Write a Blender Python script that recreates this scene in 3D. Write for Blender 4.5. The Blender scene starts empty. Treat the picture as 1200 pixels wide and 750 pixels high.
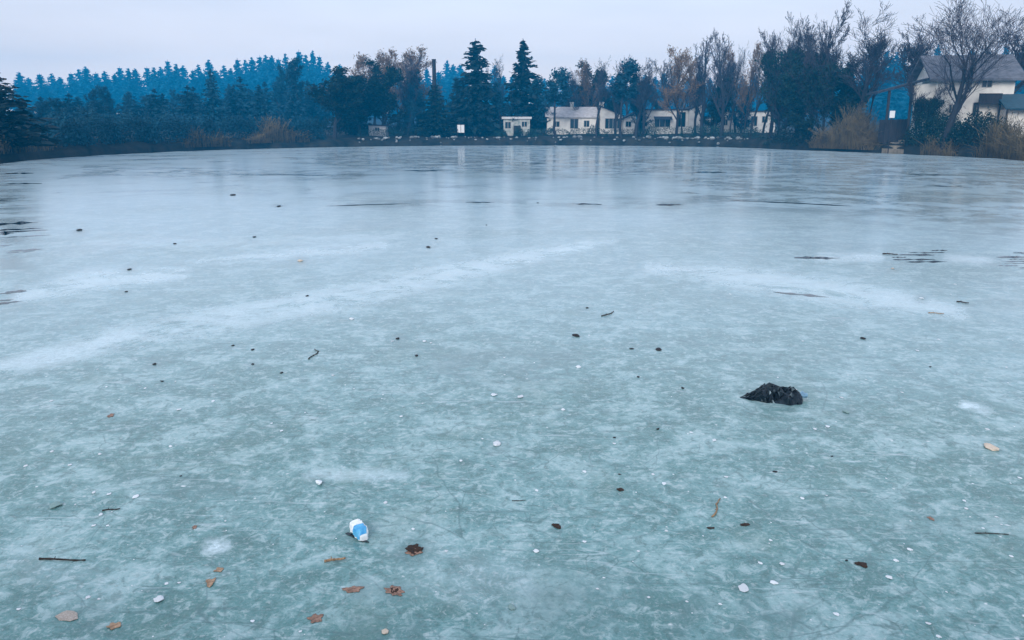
import bpy, bmesh, math, random
import numpy as np
from mathutils import Vector, Matrix, noise as mnoise

R = math.radians
S = bpy.context.scene
COL = S.collection

# ------------------------------------------------------------------ camera
F_PX, CAM_H, V_HOR = 942.0, 3.0, 150.0
PITCH = math.atan((375 - V_HOR) / F_PX)
cam_d = bpy.data.cameras.new("camera")
cam = bpy.data.objects.new("camera", cam_d)
COL.objects.link(cam)
cam_d.sensor_width = 36
cam_d.lens = F_PX / 1200 * 36
cam_d.clip_end = 3000
cam_d.clip_start = 0.05
cam.location = (0, 0, CAM_H)
cam.rotation_euler = (math.pi / 2 - PITCH, 0, 0)
S.camera = cam

# ------------------------------------------------------------------ world, sun, exposure
SUN_EL, SUN_AZ = R(25), R(198)          # behind the camera, a little to the left
W = bpy.data.worlds.new("World")
S.world = W
W.use_nodes = True
nt = W.node_tree
bg = nt.nodes["Background"]
bg.inputs["Strength"].default_value = 0.1
sky = nt.nodes.new("ShaderNodeTexSky")
sky.sky_type = 'NISHITA'
sky.sun_disc = False
sky.sun_elevation = SUN_EL
sky.sun_rotation = SUN_AZ
tc = nt.nodes.new("ShaderNodeTexCoord")
sep = nt.nodes.new("ShaderNodeSeparateXYZ")
nt.links.new(tc.outputs["Generated"], sep.inputs[0])
ramp = nt.nodes.new("ShaderNodeValToRGB")
cr = ramp.color_ramp
cr.elements[0].position = 0.0
cr.elements[0].color = (0.92, 0.72, 0.62, 1)
cr.elements[1].position = 1.0
cr.elements[1].color = (0.50, 0.55, 0.655, 1)
e = cr.elements.new(0.07); e.color = (0.80, 0.68, 0.64, 1)
e = cr.elements.new(0.14); e.color = (0.62, 0.605, 0.655, 1)
e = cr.elements.new(0.30); e.color = (0.54, 0.565, 0.655, 1)
nt.links.new(sep.outputs["Z"], ramp.inputs[0])
cl = nt.nodes.new("ShaderNodeTexNoise")
cl.inputs["Scale"].default_value = 2.2
cl.inputs["Detail"].default_value = 5
mp = nt.nodes.new("ShaderNodeMapping")
mp.inputs["Scale"].default_value = (1, 1, 5)
nt.links.new(tc.outputs["Generated"], mp.inputs[0])
nt.links.new(mp.outputs[0], cl.inputs["Vector"])
mr = nt.nodes.new("ShaderNodeMapRange")
mr.inputs[1].default_value = 0.3; mr.inputs[2].default_value = 0.7
mr.inputs[3].default_value = 9.1; mr.inputs[4].default_value = 11.3
nt.links.new(cl.outputs[0], mr.inputs[0])
vm = nt.nodes.new("ShaderNodeVectorMath"); vm.operation = 'SCALE'
nt.links.new(ramp.outputs[0], vm.inputs[0])
nt.links.new(mr.outputs[0], vm.inputs["Scale"])
mx = nt.nodes.new("ShaderNodeMix"); mx.data_type = 'RGBA'
mx.inputs[0].default_value = 0.88
nt.links.new(sky.outputs[0], mx.inputs[6])
nt.links.new(vm.outputs[0], mx.inputs[7])
nt.links.new(mx.outputs[2], bg.inputs[0])

sun_d = bpy.data.lights.new("sun", 'SUN')
sun_d.energy = 1.45
sun_d.angle = R(25)
sun_d.color = (1.0, 0.975, 0.95)
sun = bpy.data.objects.new("sun", sun_d)
COL.objects.link(sun)
sd = Vector((math.sin(SUN_AZ) * math.cos(SUN_EL), math.cos(SUN_AZ) * math.cos(SUN_EL), math.sin(SUN_EL)))
sun.rotation_euler = sd.to_track_quat('Z', 'Y').to_euler()
sun.location = (0, 0, 60)

S.view_settings.view_transform = 'Standard'
S.view_settings.look = 'None'
S.view_settings.exposure = 0.72
S.view_settings.gamma = 1.0
S.cycles.use_denoising = True
S.cycles.max_bounces = 6
S.cycles.transparent_max_bounces = 8
S.cycles.volume_bounces = 1

# ------------------------------------------------------------------ pixel -> place
CP, SP = math.cos(PITCH), math.sin(PITCH)
def ray(u, v):
    a = (u - 600) / F_PX
    b = -(v - 375) / F_PX
    return (a, CP + b * SP, -SP + b * CP)
def at(u, v, Y):
    d = ray(u, v); t = Y / d[1]
    return Vector((d[0] * t, Y, CAM_H + d[2] * t))
def gnd(u, v, z=0.0):
    d = ray(u, v); t = (z - CAM_H) / d[2]
    return Vector((d[0] * t, d[1] * t, z))
def pxm(Y):
    return Y / 1.028 / F_PX            # metres per photograph pixel at depth Y near the horizon

# ------------------------------------------------------------------ shoreline (polar about the viewer)
ICE_PX = [(-120, 205), (0, 192), (55, 186), (130, 181.5), (220, 177), (300, 174.5), (360, 173), (450, 171.5), (550, 170.5),
          (650, 170.5), (750, 171), (850, 172.5), (950, 176.5), (1030, 179.5), (1100, 182.5), (1160, 185.5), (1200, 188.5), (1320, 202)]
def polar(p): return math.degrees(math.atan2(p[0], p[1])), math.hypot(p[0], p[1])
ia, ir = zip(*[polar(gnd(u, v)) for u, v in ICE_PX])
sa, sr = zip(*[polar(gnd(u, v - 2.4)) for u, v in ICE_PX])
ia = [-86, -70, -55] + list(ia) + [55, 70, 86]
ir = [46, 46, 52] + list(ir) + [52, 46, 46]
sa = [-86, -70, -55] + list(sa) + [55, 70, 86]
sr = [47, 48, 55] + list(sr) + [55, 48, 47]
def R_ice(az): return float(np.interp(az, ia, ir))
def R_shore(az):
    return float(np.interp(az, sa, sr)) + 0.7 * math.sin(az * 2.1) + 0.5 * math.sin(az * 5.3 + 1)
OFFX = [-1.5, 0.0, 0.5, 2.0, 5.0, 12.0, 40.0, 150.0, 350.0, 560.0, 720.0]
OFFZ = [-0.5, -0.12, 0.5, 1.0, 1.35, 1.7, 2.1, 3.0, 6.0, 14.0, 16.0]
def terr(x, y):
    az, r = polar((x, y))
    if abs(az) > 86: return 1.3
    if r < 2.4 / math.cos(R(az)): return 1.2
    off = r - R_shore(az)
    z = float(np.interp(off, OFFX, OFFZ))
    if off > 1.0:
        z += 0.18 * min(1, off / 6) * mnoise.noise(Vector((x * .15, y * .15, 3.3)))
    return z
def shore_pt(u, off):
    az = math.degrees(math.atan((u - 600) / F_PX / 1.028))
    r = R_shore(az) + off
    x, y = r * math.sin(R(az)), r * math.cos(R(az))
    return Vector((x, y, terr(x, y)))

# ------------------------------------------------------------------ materials
def new_mat(name):
    m = bpy.data.materials.new(name); m.use_nodes = True
    return m, m.node_tree, m.node_tree.nodes["Principled BSDF"]
def mat(name, col, rough=0.8, var=0.25, scale=3.0, jitter=0.0, col2=None, spec=0.3, bump=0.0, detail=4, stretch=None):
    m, t, b = new_mat(name)
    tcn = t.nodes.new("ShaderNodeTexCoord")
    nz = t.nodes.new("ShaderNodeTexNoise")
    nz.inputs["Scale"].default_value = scale; nz.inputs["Detail"].default_value = detail
    src = tcn.outputs["Object"]
    if stretch:
        mpn = t.nodes.new("ShaderNodeMapping"); mpn.inputs["Scale"].default_value = stretch
        t.links.new(src, mpn.inputs[0]); src = mpn.outputs[0]
    t.links.new(src, nz.inputs["Vector"])
    rp = t.nodes.new("ShaderNodeValToRGB")
    c2 = col2 or tuple(min(1, c * (1 + var)) for c in col)
    c1 = col if col2 else tuple(c * (1 - var) for c in col)
    rp.color_ramp.elements[0].position = 0.32; rp.color_ramp.elements[0].color = (*c1, 1)
    rp.color_ramp.elements[1].position = 0.68; rp.color_ramp.elements[1].color = (*c2, 1)
    t.links.new(nz.outputs[0], rp.inputs[0])
    out = rp.outputs[0]
    if jitter:
        oi = t.nodes.new("ShaderNodeObjectInfo")
        mrn = t.nodes.new("ShaderNodeMapRange")
        mrn.inputs[3].default_value = 1 - jitter; mrn.inputs[4].default_value = 1 + jitter
        t.links.new(oi.outputs["Random"], mrn.inputs[0])
        sc = t.nodes.new("ShaderNodeVectorMath"); sc.operation = 'SCALE'
        t.links.new(out, sc.inputs[0]); t.links.new(mrn.outputs[0], sc.inputs["Scale"])
        out = sc.outputs[0]
    t.links.new(out, b.inputs["Base Color"])
    b.inputs["Roughness"].default_value = rough
    b.inputs["Specular IOR Level"].default_value = spec
    if bump:
        bp = t.nodes.new("ShaderNodeBump"); bp.inputs["Strength"].default_value = bump; bp.inputs["Distance"].default_value = 0.05
        t.links.new(nz.outputs[0], bp.inputs["Height"]); t.links.new(bp.outputs[0], b.inputs["Normal"])
    return m

M = {}
M['bark'] = mat("bark", (0.030, 0.030, 0.036), var=.4, scale=4, stretch=(1, 1, .3))
M['twig'] = mat("twigs", (0.055, 0.048, 0.060), var=.3, scale=.6, jitter=.2)
M['twig_dark'] = mat("dark twigs", (0.022, 0.032, 0.042), var=.3, scale=.6, jitter=.2)
M['twig_gold'] = mat("golden twigs", (0.20, 0.125, 0.065), var=.3, scale=.6, jitter=.15)
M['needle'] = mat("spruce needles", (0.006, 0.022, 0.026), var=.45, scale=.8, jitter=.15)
M['needle_haze'] = mat("blue spruce needles", (0.006, 0.105, 0.17), var=.35, scale=.5, jitter=.25)  # blue of the distance haze mixed into the needle colour
M['ivy'] = mat("dark leaves", (0.008, 0.026, 0.020), var=.5, scale=.7, jitter=.2)
M['ivy_mid'] = mat("blue green twigs", (0.008, 0.058, 0.092), var=.45, scale=.6, jitter=.25)
M['leaf_gold'] = mat('dry willow leaves', (0.17, 0.105, 0.055), var=.4, scale=.7, jitter=.2)
M['hedge'] = mat("hedge leaves", (0.014, 0.050, 0.046), var=.5, scale=1.2, jitter=.25)
M['brush'] = mat("brown brush", (0.070, 0.055, 0.036), var=.4, scale=1.2, jitter=.2)
M['reed'] = mat("dry reed", (0.150, 0.112, 0.055), var=.45, scale=.9, jitter=.15)
M['wall'] = mat("white render", (0.80, 0.755, 0.68), var=.14, scale=.9, rough=.9)
M['wall_grey'] = mat("grey white render", (0.62, 0.60, 0.58), var=.10, scale=1.0, rough=.9)
M['wall_cabin'] = mat('stained cabin wall', (0.22, 0.27, 0.24), col2=(0.55, 0.54, 0.50), scale=1.6, rough=.9)
M['roof'] = mat("dark roof", (0.030, 0.035, 0.050), var=.3, scale=3)
M['roof_grey'] = mat("weathered roof", (0.12, 0.125, 0.145), var=.3, scale=1.5)
M['roof_pale'] = mat("pale roof", (0.50, 0.47, 0.46), var=.2, scale=1.5)
M['canopy'] = mat("dark blue canopy", (0.020, 0.060, 0.085), var=.2, scale=2, rough=.5)
M['wood'] = mat("dark wood", (0.030, 0.027, 0.030), var=.3, scale=6, stretch=(1, 1, .2))
M['frame'] = mat("window frame", (0.55, 0.52, 0.48), var=.05, rough=.5)
M['sign'] = mat("white board", (0.8, 0.78, 0.76), var=.03, rough=.5)
M['rock'] = mat("pale rock", (0.26, 0.28, 0.28), var=.45, scale=3, jitter=.5, bump=.3)
M['sand'] = mat("sandy bank", (0.32, 0.27, 0.20), var=.3, scale=1.5)
m, t, b = new_mat("glass pane")
b.inputs["Base Color"].default_value = (0.012, 0.03, 0.036, 1); b.inputs["Roughness"].default_value = .12
M['glass'] = m
M['stick'] = mat("wet stick", (0.030, 0.022, 0.018), var=.4, scale=40)
M['stick_tan'] = mat("tan stick", (0.30, 0.19, 0.11), var=.45, scale=60)
M['leaf_dark'] = mat("rotten leaf", (0.035, 0.020, 0.014), var=.5, scale=60)
M['leaf_tan'] = mat("tan leaf", (0.36, 0.24, 0.16), var=.4, scale=40)
M['slab'] = mat('pinkish slab', (0.30, 0.25, 0.21), col2=(0.50, 0.46, 0.42), scale=14)
M['leaf_red'] = mat("reddish leaf", (0.27, 0.165, 0.125), var=.4, scale=45)
M['stone_dark'] = mat("dark stone", (0.022, 0.022, 0.026), var=.4, scale=30, jitter=.3)
M['stone_cream'] = mat("cream stone", (0.62, 0.52, 0.42), var=.25, scale=40)
M['stone_green'] = mat("green grey stone", (0.22, 0.33, 0.32), var=.3, scale=40)
M['chip'] = mat("ice chip", (0.70, 0.74, 0.77), var=.16, scale=40, rough=.4, spec=.5, jitter=.12)
M['plastic_white'] = mat("white plastic", (0.82, 0.86, 0.88), var=.04, scale=30, rough=.35, spec=.5)
M['plastic_blue'] = mat("blue plastic", (0.03, 0.28, 0.62), col2=(0.14, 0.52, 0.78), scale=22, rough=.3, spec=.5)
M['bag'] = mat("black plastic film", (0.003, 0.007, 0.012), var=.3, scale=9, rough=.25, spec=.5)
M['bag_blue'] = mat("pale blue film", (0.16, 0.30, 0.42), var=.2, scale=30, rough=.35, spec=.5)

M['bag'].node_tree.nodes['Principled BSDF'].inputs['Specular Tint'].default_value = (.6, .85, 1, 1)
# ground
M['ground'] = mat("winter ground", (0.014, 0.020, 0.020), col2=(0.045, 0.045, 0.038), scale=.5, rough=.95, spec=.1, detail=8, bump=.3)

# water
m, t, b = new_mat("cold water")
b.inputs["Base Color"].default_value = (0.006, 0.020, 0.030, 1)
b.inputs["Roughness"].default_value = 0.035
b.inputs["IOR"].default_value = 1.33
tcn = t.nodes.new("ShaderNodeTexCoord"); nz = t.nodes.new("ShaderNodeTexNoise"); bp = t.nodes.new("ShaderNodeBump")
nz.inputs["Scale"].default_value = 2.5; nz.inputs["Detail"].default_value = 3
bp.inputs["Strength"].default_value = .05; bp.inputs["Distance"].default_value = .02
t.links.new(tcn.outputs["Object"], nz.inputs["Vector"]); t.links.new(nz.outputs[0], bp.inputs["Height"]); t.links.new(bp.outputs[0], b.inputs["Normal"])
M['water'] = m

# ice
def ice_material():
    m, t, b = new_mat("lake ice")
    N, L = t.nodes, t.links
    tcn = N.new("ShaderNodeTexCoord"); P = tcn.outputs["Object"]
    def noise(scale, detail=5, rough=.55, vec=None, dist=0.0):
        n = N.new("ShaderNodeTexNoise"); n.inputs["Scale"].default_value = scale; n.inputs["Detail"].default_value = detail
        n.inputs["Roughness"].default_value = rough; n.inputs["Distortion"].default_value = dist
        L.new(vec or P, n.inputs["Vector"]); return n.outputs[0]
    def rng(x, a, b_, c=0.0, d=1.0, smooth=True):
        n = N.new("ShaderNodeMapRange"); n.interpolation_type = 'SMOOTHSTEP' if smooth else 'LINEAR'
        n.inputs[1].default_value = a; n.inputs[2].default_value = b_; n.inputs[3].default_value = c; n.inputs[4].default_value = d
        L.new(x, n.inputs[0]); return n.outputs[0]
    def mth(op, x, y=None):
        n = N.new("ShaderNodeMath"); n.operation = op
        for i, q in enumerate((x, y)):
            if q is None: continue
            if isinstance(q, (int, float)): n.inputs[i].default_value = q
            else: L.new(q, n.inputs[i])
        return n.outputs[0]
    def mixc(f, a, c):
        n = N.new("ShaderNodeMix"); n.data_type = 'RGBA'
        if isinstance(f, (int, float)): n.inputs[0].default_value = f
        else: L.new(f, n.inputs[0])
        for k, q in ((6, a), (7, c)):
            if isinstance(q, tuple): n.inputs[k].default_value = (*q, 1)
            else: L.new(q, n.inputs[k])
        return n.outputs[2]
    def attr(name):
        n = N.new("ShaderNodeAttribute"); n.attribute_name = name; return n.outputs["Fac"]
    warp = N.new("ShaderNodeTexNoise"); warp.inputs["Scale"].default_value = 1.3; warp.inputs["Detail"].default_value = 4
    L.new(P, warp.inputs["Vector"])
    wv = N.new("ShaderNodeVectorMath"); wv.operation = 'MULTIPLY_ADD'
    wv.inputs[1].default_value = (.30, .30, 0); L.new(warp.outputs["Color"], wv.inputs[0]); L.new(P, wv.inputs[2])
    PW = wv.outputs[0]
    def cracks(scale, width, ms, lo, hi):
        v = N.new("ShaderNodeTexVoronoi"); v.feature = 'DISTANCE_TO_EDGE'; v.inputs["Scale"].default_value = scale
        L.new(PW, v.inputs["Vector"])
        return mth('MULTIPLY', rng(v.outputs["Distance"], 0.0, width, 1, 0), rng(noise(ms, 3), lo, hi))
    frost, dark = attr("frost"), attr("dark")
    big = noise(.22, 6, .6, dist=.6)
    mid = noise(1.7, 8, .66, dist=.5)
    fine = noise(8.0, 8, .70, dist=.8)
    grain = noise(45.0, 4, .7)
    fine2 = noise(21.0, 6, .7, dist=.6)
    c = mixc(rng(big, .33, .68), (0.058, 0.212, 0.205), (0.140, 0.325, 0.335))
    c = mixc(mth('MULTIPLY', rng(mid, .49, .60), .85), c, (0.28, 0.46, 0.47))
    c = mixc(mth('MULTIPLY', rng(mid, .49, .38), .70), c, (0.045, 0.170, 0.165))
    c = mixc(mth('MULTIPLY', rng(fine, .51, .62), .60), c, (0.42, 0.57, 0.585))
    c = mixc(mth('MULTIPLY', rng(fine, .48, .38), .62), c, (0.030, 0.125, 0.120))
    # greenish water showing through thin spots
    c = mixc(mth('MULTIPLY', rng(noise(.9, 7, .7, dist=1.0), .52, .66), .50), c, (0.075, 0.195, 0.170))
    c = mixc(mth('MULTIPLY', rng(fine2, .54, .66), .40), c, (0.60, 0.67, 0.68))
    c = mixc(mth('MULTIPLY', rng(fine2, .46, .35), .40), c, (0.070, 0.150, 0.155))
    c = mixc(mth('MULTIPLY', rng(grain, .35, .7), .14), c, (0.62, 0.68, 0.70))
    # dark scratches and old cracks
    c = mixc(mth('MULTIPLY', cracks(1.1, .010, .8, .50, .62), .50), c, (0.085, 0.17, 0.185))
    c = mixc(mth('MULTIPLY', cracks(2.6, .030, 1.4, .52, .62), .50), c, (0.09, 0.18, 0.19))
    c = mixc(mth('MULTIPLY', cracks(.55, .0045, .6, .44, .54), .50), c, (0.05, 0.135, 0.145))
    c = mixc(mth('MULTIPLY', cracks(4.5, .045, 1.1, .54, .62), .55), c, (0.05, 0.14, 0.14))
    # skate scratches and long straight marks
    def scratch(rot, sx, sy, w, lo, hi, ms):
        mp_ = N.new("ShaderNodeMapping"); mp_.inputs["Rotation"].default_value = (0, 0, rot); mp_.inputs["Scale"].default_value = (sx, sy, 1)
        L.new(P, mp_.inputs[0]); n_ = noise(1.0, 2, .45, vec=mp_.outputs[0])
        return mth('MULTIPLY', rng(mth('ABSOLUTE', mth('SUBTRACT', n_, .5)), 0.0, w, 1, 0), rng(noise(ms, 4, .6), lo, hi))
    c = mixc(mth('MULTIPLY', scratch(.5, .35, 3.2, .010, .47, .55, .9), .55), c, (0.06, 0.145, 0.155))
    c = mixc(mth('MULTIPLY', scratch(-.7, .30, 3.6, .009, .47, .55, .8), .50), c, (0.06, 0.145, 0.155))
    c = mixc(mth('MULTIPLY', scratch(1.2, .30, 2.6, .008, .50, .60, 1.1), .40), c, (0.60, 0.70, 0.74))
    # paler with distance: brightness of ice seen at grazing angles, put into the colour
    c = mixc(mth('MULTIPLY', attr('far'), rng(noise(.10, 6, .65, dist=.5), .30, .62, .40, .85)), c, (0.44, 0.66, 0.78))
    # attribute driven patches, broken up by noise
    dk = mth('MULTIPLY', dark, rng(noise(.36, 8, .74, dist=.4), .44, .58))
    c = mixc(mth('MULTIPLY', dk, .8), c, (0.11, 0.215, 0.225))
    fr = mth('MULTIPLY', frost, rng(noise(.9, 8, .74, dist=.5), .34, .56))
    c = mixc(mth('MULTIPLY', fr, mth('MULTIPLY', rng(fine2, .35, .65, .60, 1), .98)), c, (0.70, 0.84, 0.90))
    # frost specks
    v = N.new("ShaderNodeTexVoronoi"); v.inputs["Scale"].default_value = 5.5; L.new(PW, v.inputs["Vector"])
    sp = mth('MULTIPLY', rng(v.outputs["Distance"], .04, .10, 1, 0), rng(noise(1.0, 3), .50, .62))
    c = mixc(mth('MULTIPLY', sp, .85), c, (0.80, 0.84, 0.86))
    L.new(c, b.inputs["Base Color"])
    wet = rng(noise(.16, 7, .68, dist=.5), .52, .70)
    ro = mth('SUBTRACT', mth('ADD', .26, mth('MULTIPLY', fr, .2)), mth('MULTIPLY', wet, .13))
    ro = mth('SUBTRACT', ro, mth('MULTIPLY', attr('far'), .13))
    ro = mth('MAXIMUM', mth('SUBTRACT', ro, mth('MULTIPLY', dk, .14)), .05)
    L.new(ro, b.inputs["Roughness"])
    b.inputs["IOR"].default_value = 1.45
    b.inputs["Sheen Weight"].default_value = .15; b.inputs["Sheen Roughness"].default_value = .4
    bp = N.new("ShaderNodeBump"); bp.inputs["Strength"].default_value = .14; bp.inputs["Distance"].default_value = .02
    L.new(mth('ADD', fine, mth('MULTIPLY', mid, 1.5)), bp.inputs["Height"]); L.new(bp.outputs[0], b.inputs["Normal"])
    return m
M['ice'] = ice_material()

# ------------------------------------------------------------------ mesh helpers
class MB:
    def __init__(s): s.v = []; s.f = []; s.n = 0
    def add(s, v, f):
        s.v.append(np.asarray(v, float)); s.f.extend([tuple(i + s.n for i in q) for q in f]); s.n += len(v)
    def addq(s, v, k):                    # v: (n,k,3) separate k-gons
        v = np.asarray(v, float); n = len(v)
        s.v.append(v.reshape(-1, 3))
        idx = (np.arange(n * k) + s.n).reshape(n, k)
        s.f.extend(map(tuple, idx.tolist())); s.n += n * k
    def box(s, x0, x1, y0, y1, z0, z1):
        v = [(x0, y0, z0), (x1, y0, z0), (x1, y1, z0), (x0, y1, z0), (x0, y0, z1), (x1, y0, z1), (x1, y1, z1), (x0, y1, z1)]
        s.add(v, [(0, 3, 2, 1), (4, 5, 6, 7), (0, 1, 5, 4), (1, 2, 6, 5), (2, 3, 7, 6), (3, 0, 4, 7)])
    def prism(s, poly, y0, y1):           # poly in x,z extruded along y
        n = len(poly)
        v = [(x, y0, z) for x, z in poly] + [(x, y1, z) for x, z in poly]
        s.add(v, [tuple(range(n)), tuple(range(2 * n - 1, n - 1, -1))] + [(i, i + n, (i + 1) % n + n, (i + 1) % n) for i in range(n)])
    def prism_x(s, poly, x0, x1):         # poly in y,z extruded along x
        n = len(poly)
        v = [(x0, y, z) for y, z in poly] + [(x1, y, z) for y, z in poly]
        s.add(v, [tuple(range(n - 1, -1, -1)), tuple(range(n, 2 * n))] + [((i + 1) % n, (i + 1) % n + n, i + n, i) for i in range(n)])
    def tubes(s, p0, p1, r0, r1, k=4):
        p0 = np.asarray(p0, float); p1 = np.asarray(p1, float); r0 = np.asarray(r0, float); r1 = np.asarray(r1, float)
        d = p1 - p0; d /= np.maximum(np.linalg.norm(d, axis=1, keepdims=True), 1e-9)
        h = np.where(np.abs(d[:, 2:3]) < .9, np.array([[0, 0, 1.]]), np.array([[1., 0, 0]]))
        a = np.cross(d, h); a /= np.linalg.norm(a, axis=1, keepdims=True); c = np.cross(d, a)
        ang = np.arange(k) * 2 * math.pi / k
        off = a[:, None, :] * np.cos(ang)[None, :, None] + c[:, None, :] * np.sin(ang)[None, :, None]
        v = np.concatenate([p0[:, None] + off * r0[:, None, None], p1[:, None] + off * r1[:, None, None]], 1)
        n = len(p0); base = (np.arange(n) * 2 * k + s.n)[:, None]
        s.v.append(v.reshape(-1, 3))
        for i in range(k):
            j = (i + 1) % k
            s.f.extend(map(tuple, (base + np.array([[i, j, j + k, i + k]])).tolist()))
        s.n += n * 2 * k
    def build(s, name, material, parent=None, smooth=False, link=True):
        me = bpy.data.meshes.new(name)
        v = np.concatenate(s.v) if s.v else np.zeros((0, 3))
        me.from_pydata(v.tolist(), [], s.f)
        me.materials.append(material)
        if smooth: me.polygons.foreach_set("use_smooth", [True] * len(me.polygons))
        me.update()
        o = bpy.data.objects.new(name, me)
        if link: COL.objects.link(o)
        if parent: o.parent = parent
        return o

def tag(o, label=None, cat=None, group=None, kind=None):
    if label: o['label'] = label
    if cat: o['category'] = cat
    if group: o['group'] = group
    if kind: o['kind'] = kind
    return o
def empty(name, loc=(0, 0, 0), rz=0, label=None, cat=None, group=None):
    o = bpy.data.objects.new(name, None); COL.objects.link(o)
    o.location = loc; o.rotation_euler = (0, 0, rz); o.empty_display_size = .2
    return tag(o, label, cat, group)
def copy_tree(src, loc, rz=0, sc=(1, 1, 1), label=None, group=None):
    c = src.copy(); COL.objects.link(c)
    c.location = loc; c.rotation_euler = (0, 0, rz); c.scale = sc
    if label: c['label'] = label
    if group: c['group'] = group
    for ch in src.children:
        d = ch.copy(); COL.objects.link(d); d.parent = c
        for g in ch.children:
            h = g.copy(); COL.objects.link(h); h.parent = d
    return c

# ------------------------------------------------------------------ setting: terrain, water, ice
def build_terrain():
    mb = MB(); azs = np.arange(-180, 180, .5); rows = []
    for az in azs:
        a = R(az); pts = []
        if abs(az) < 86:
            rm = 2.4 / math.cos(a); rs = R_shore(az)
            rad = [0, rm * .35, rm - .7, rm, rm + .8, (rm + rs) / 2] + [rs + o for o in (-1.5, 0, .25, .5, 1.2, 2, 3.5, 5, 8, 12, 20, 40, 80, 150, 300, 480)] + [860]
            for i, r in enumerate(rad):
                r = max(r, rad[i - 1]) if i else r
                x, y = r * math.sin(a), r * math.cos(a)
                z = 1.2 if i < 3 else (-.35 if i == 3 else (-.5 if i < 7 else terr(x, y)))
                pts.append((x, y, z))
        else:
            for r in np.linspace(0, 1, 23) ** 2 * 860:
                pts.append((r * math.sin(a), r * math.cos(a), 1.2))
        rows.append(pts)
    n, k = len(rows), len(rows[0])
    v = np.array(rows).reshape(-1, 3)
    f = [(i * k + j, i * k + j + 1, ((i + 1) % n) * k + j + 1, ((i + 1) % n) * k + j) for i in range(n) for j in range(k - 1)]
    mb.add(v, f)
    o = mb.build("ground", M['ground'], smooth=True); tag(o, kind='structure'); return o
build_terrain()

def fan(name, material, z, Rf, extra, nr, daz, rmin_f):
    azs = np.arange(-85.5, 85.51, daz); rows = []
    for az in azs:
        r0 = rmin_f / math.cos(R(az)); r1 = max(Rf(az) + extra, r0 + .1)
        rr = np.exp(np.linspace(math.log(r0), math.log(r1), nr))
        rows.append(np.stack([rr * math.sin(R(az)), rr * math.cos(R(az)), np.full(nr, z)], 1))
    v = np.array(rows); n, k = v.shape[:2]
    f = [(i * k + j, (i + 1) * k + j, (i + 1) * k + j + 1, i * k + j + 1) for i in range(n - 1) for j in range(k - 1)]
    mb = MB(); mb.add(v.reshape(-1, 3), f)
    return mb.build(name, material, smooth=True)
w = fan("water", M['water'], -.06, R_shore, .3, 12, 1.5, 2.3); tag(w, kind='structure')
def ice_R(az): return R_ice(az) + 1.6 * mnoise.noise(Vector((az * .7, 0, 0))) + .8 * mnoise.noise(Vector((az * 2.3, 5, 0)))
ice = fan("ice", M['ice'], 0.0, ice_R, 0, 420, .3, 2.35); tag(ice, kind='structure')
def seg_dist(U, V, pl):
    best = np.full(U.shape, 9.0)
    for (u0, v0, h0), (u1, v1, h1) in zip(pl, pl[1:]):
        du, dv = u1 - u0, v1 - v0
        tt = np.clip(((U - u0) * du + (V - v0) * dv) / (du * du + dv * dv), 0, 1)
        h = h0 + (h1 - h0) * tt
        d = np.hypot(U - (u0 + tt * du), V - (v0 + tt * dv)) / h
        best = np.minimum(best, d)
    return best
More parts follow.
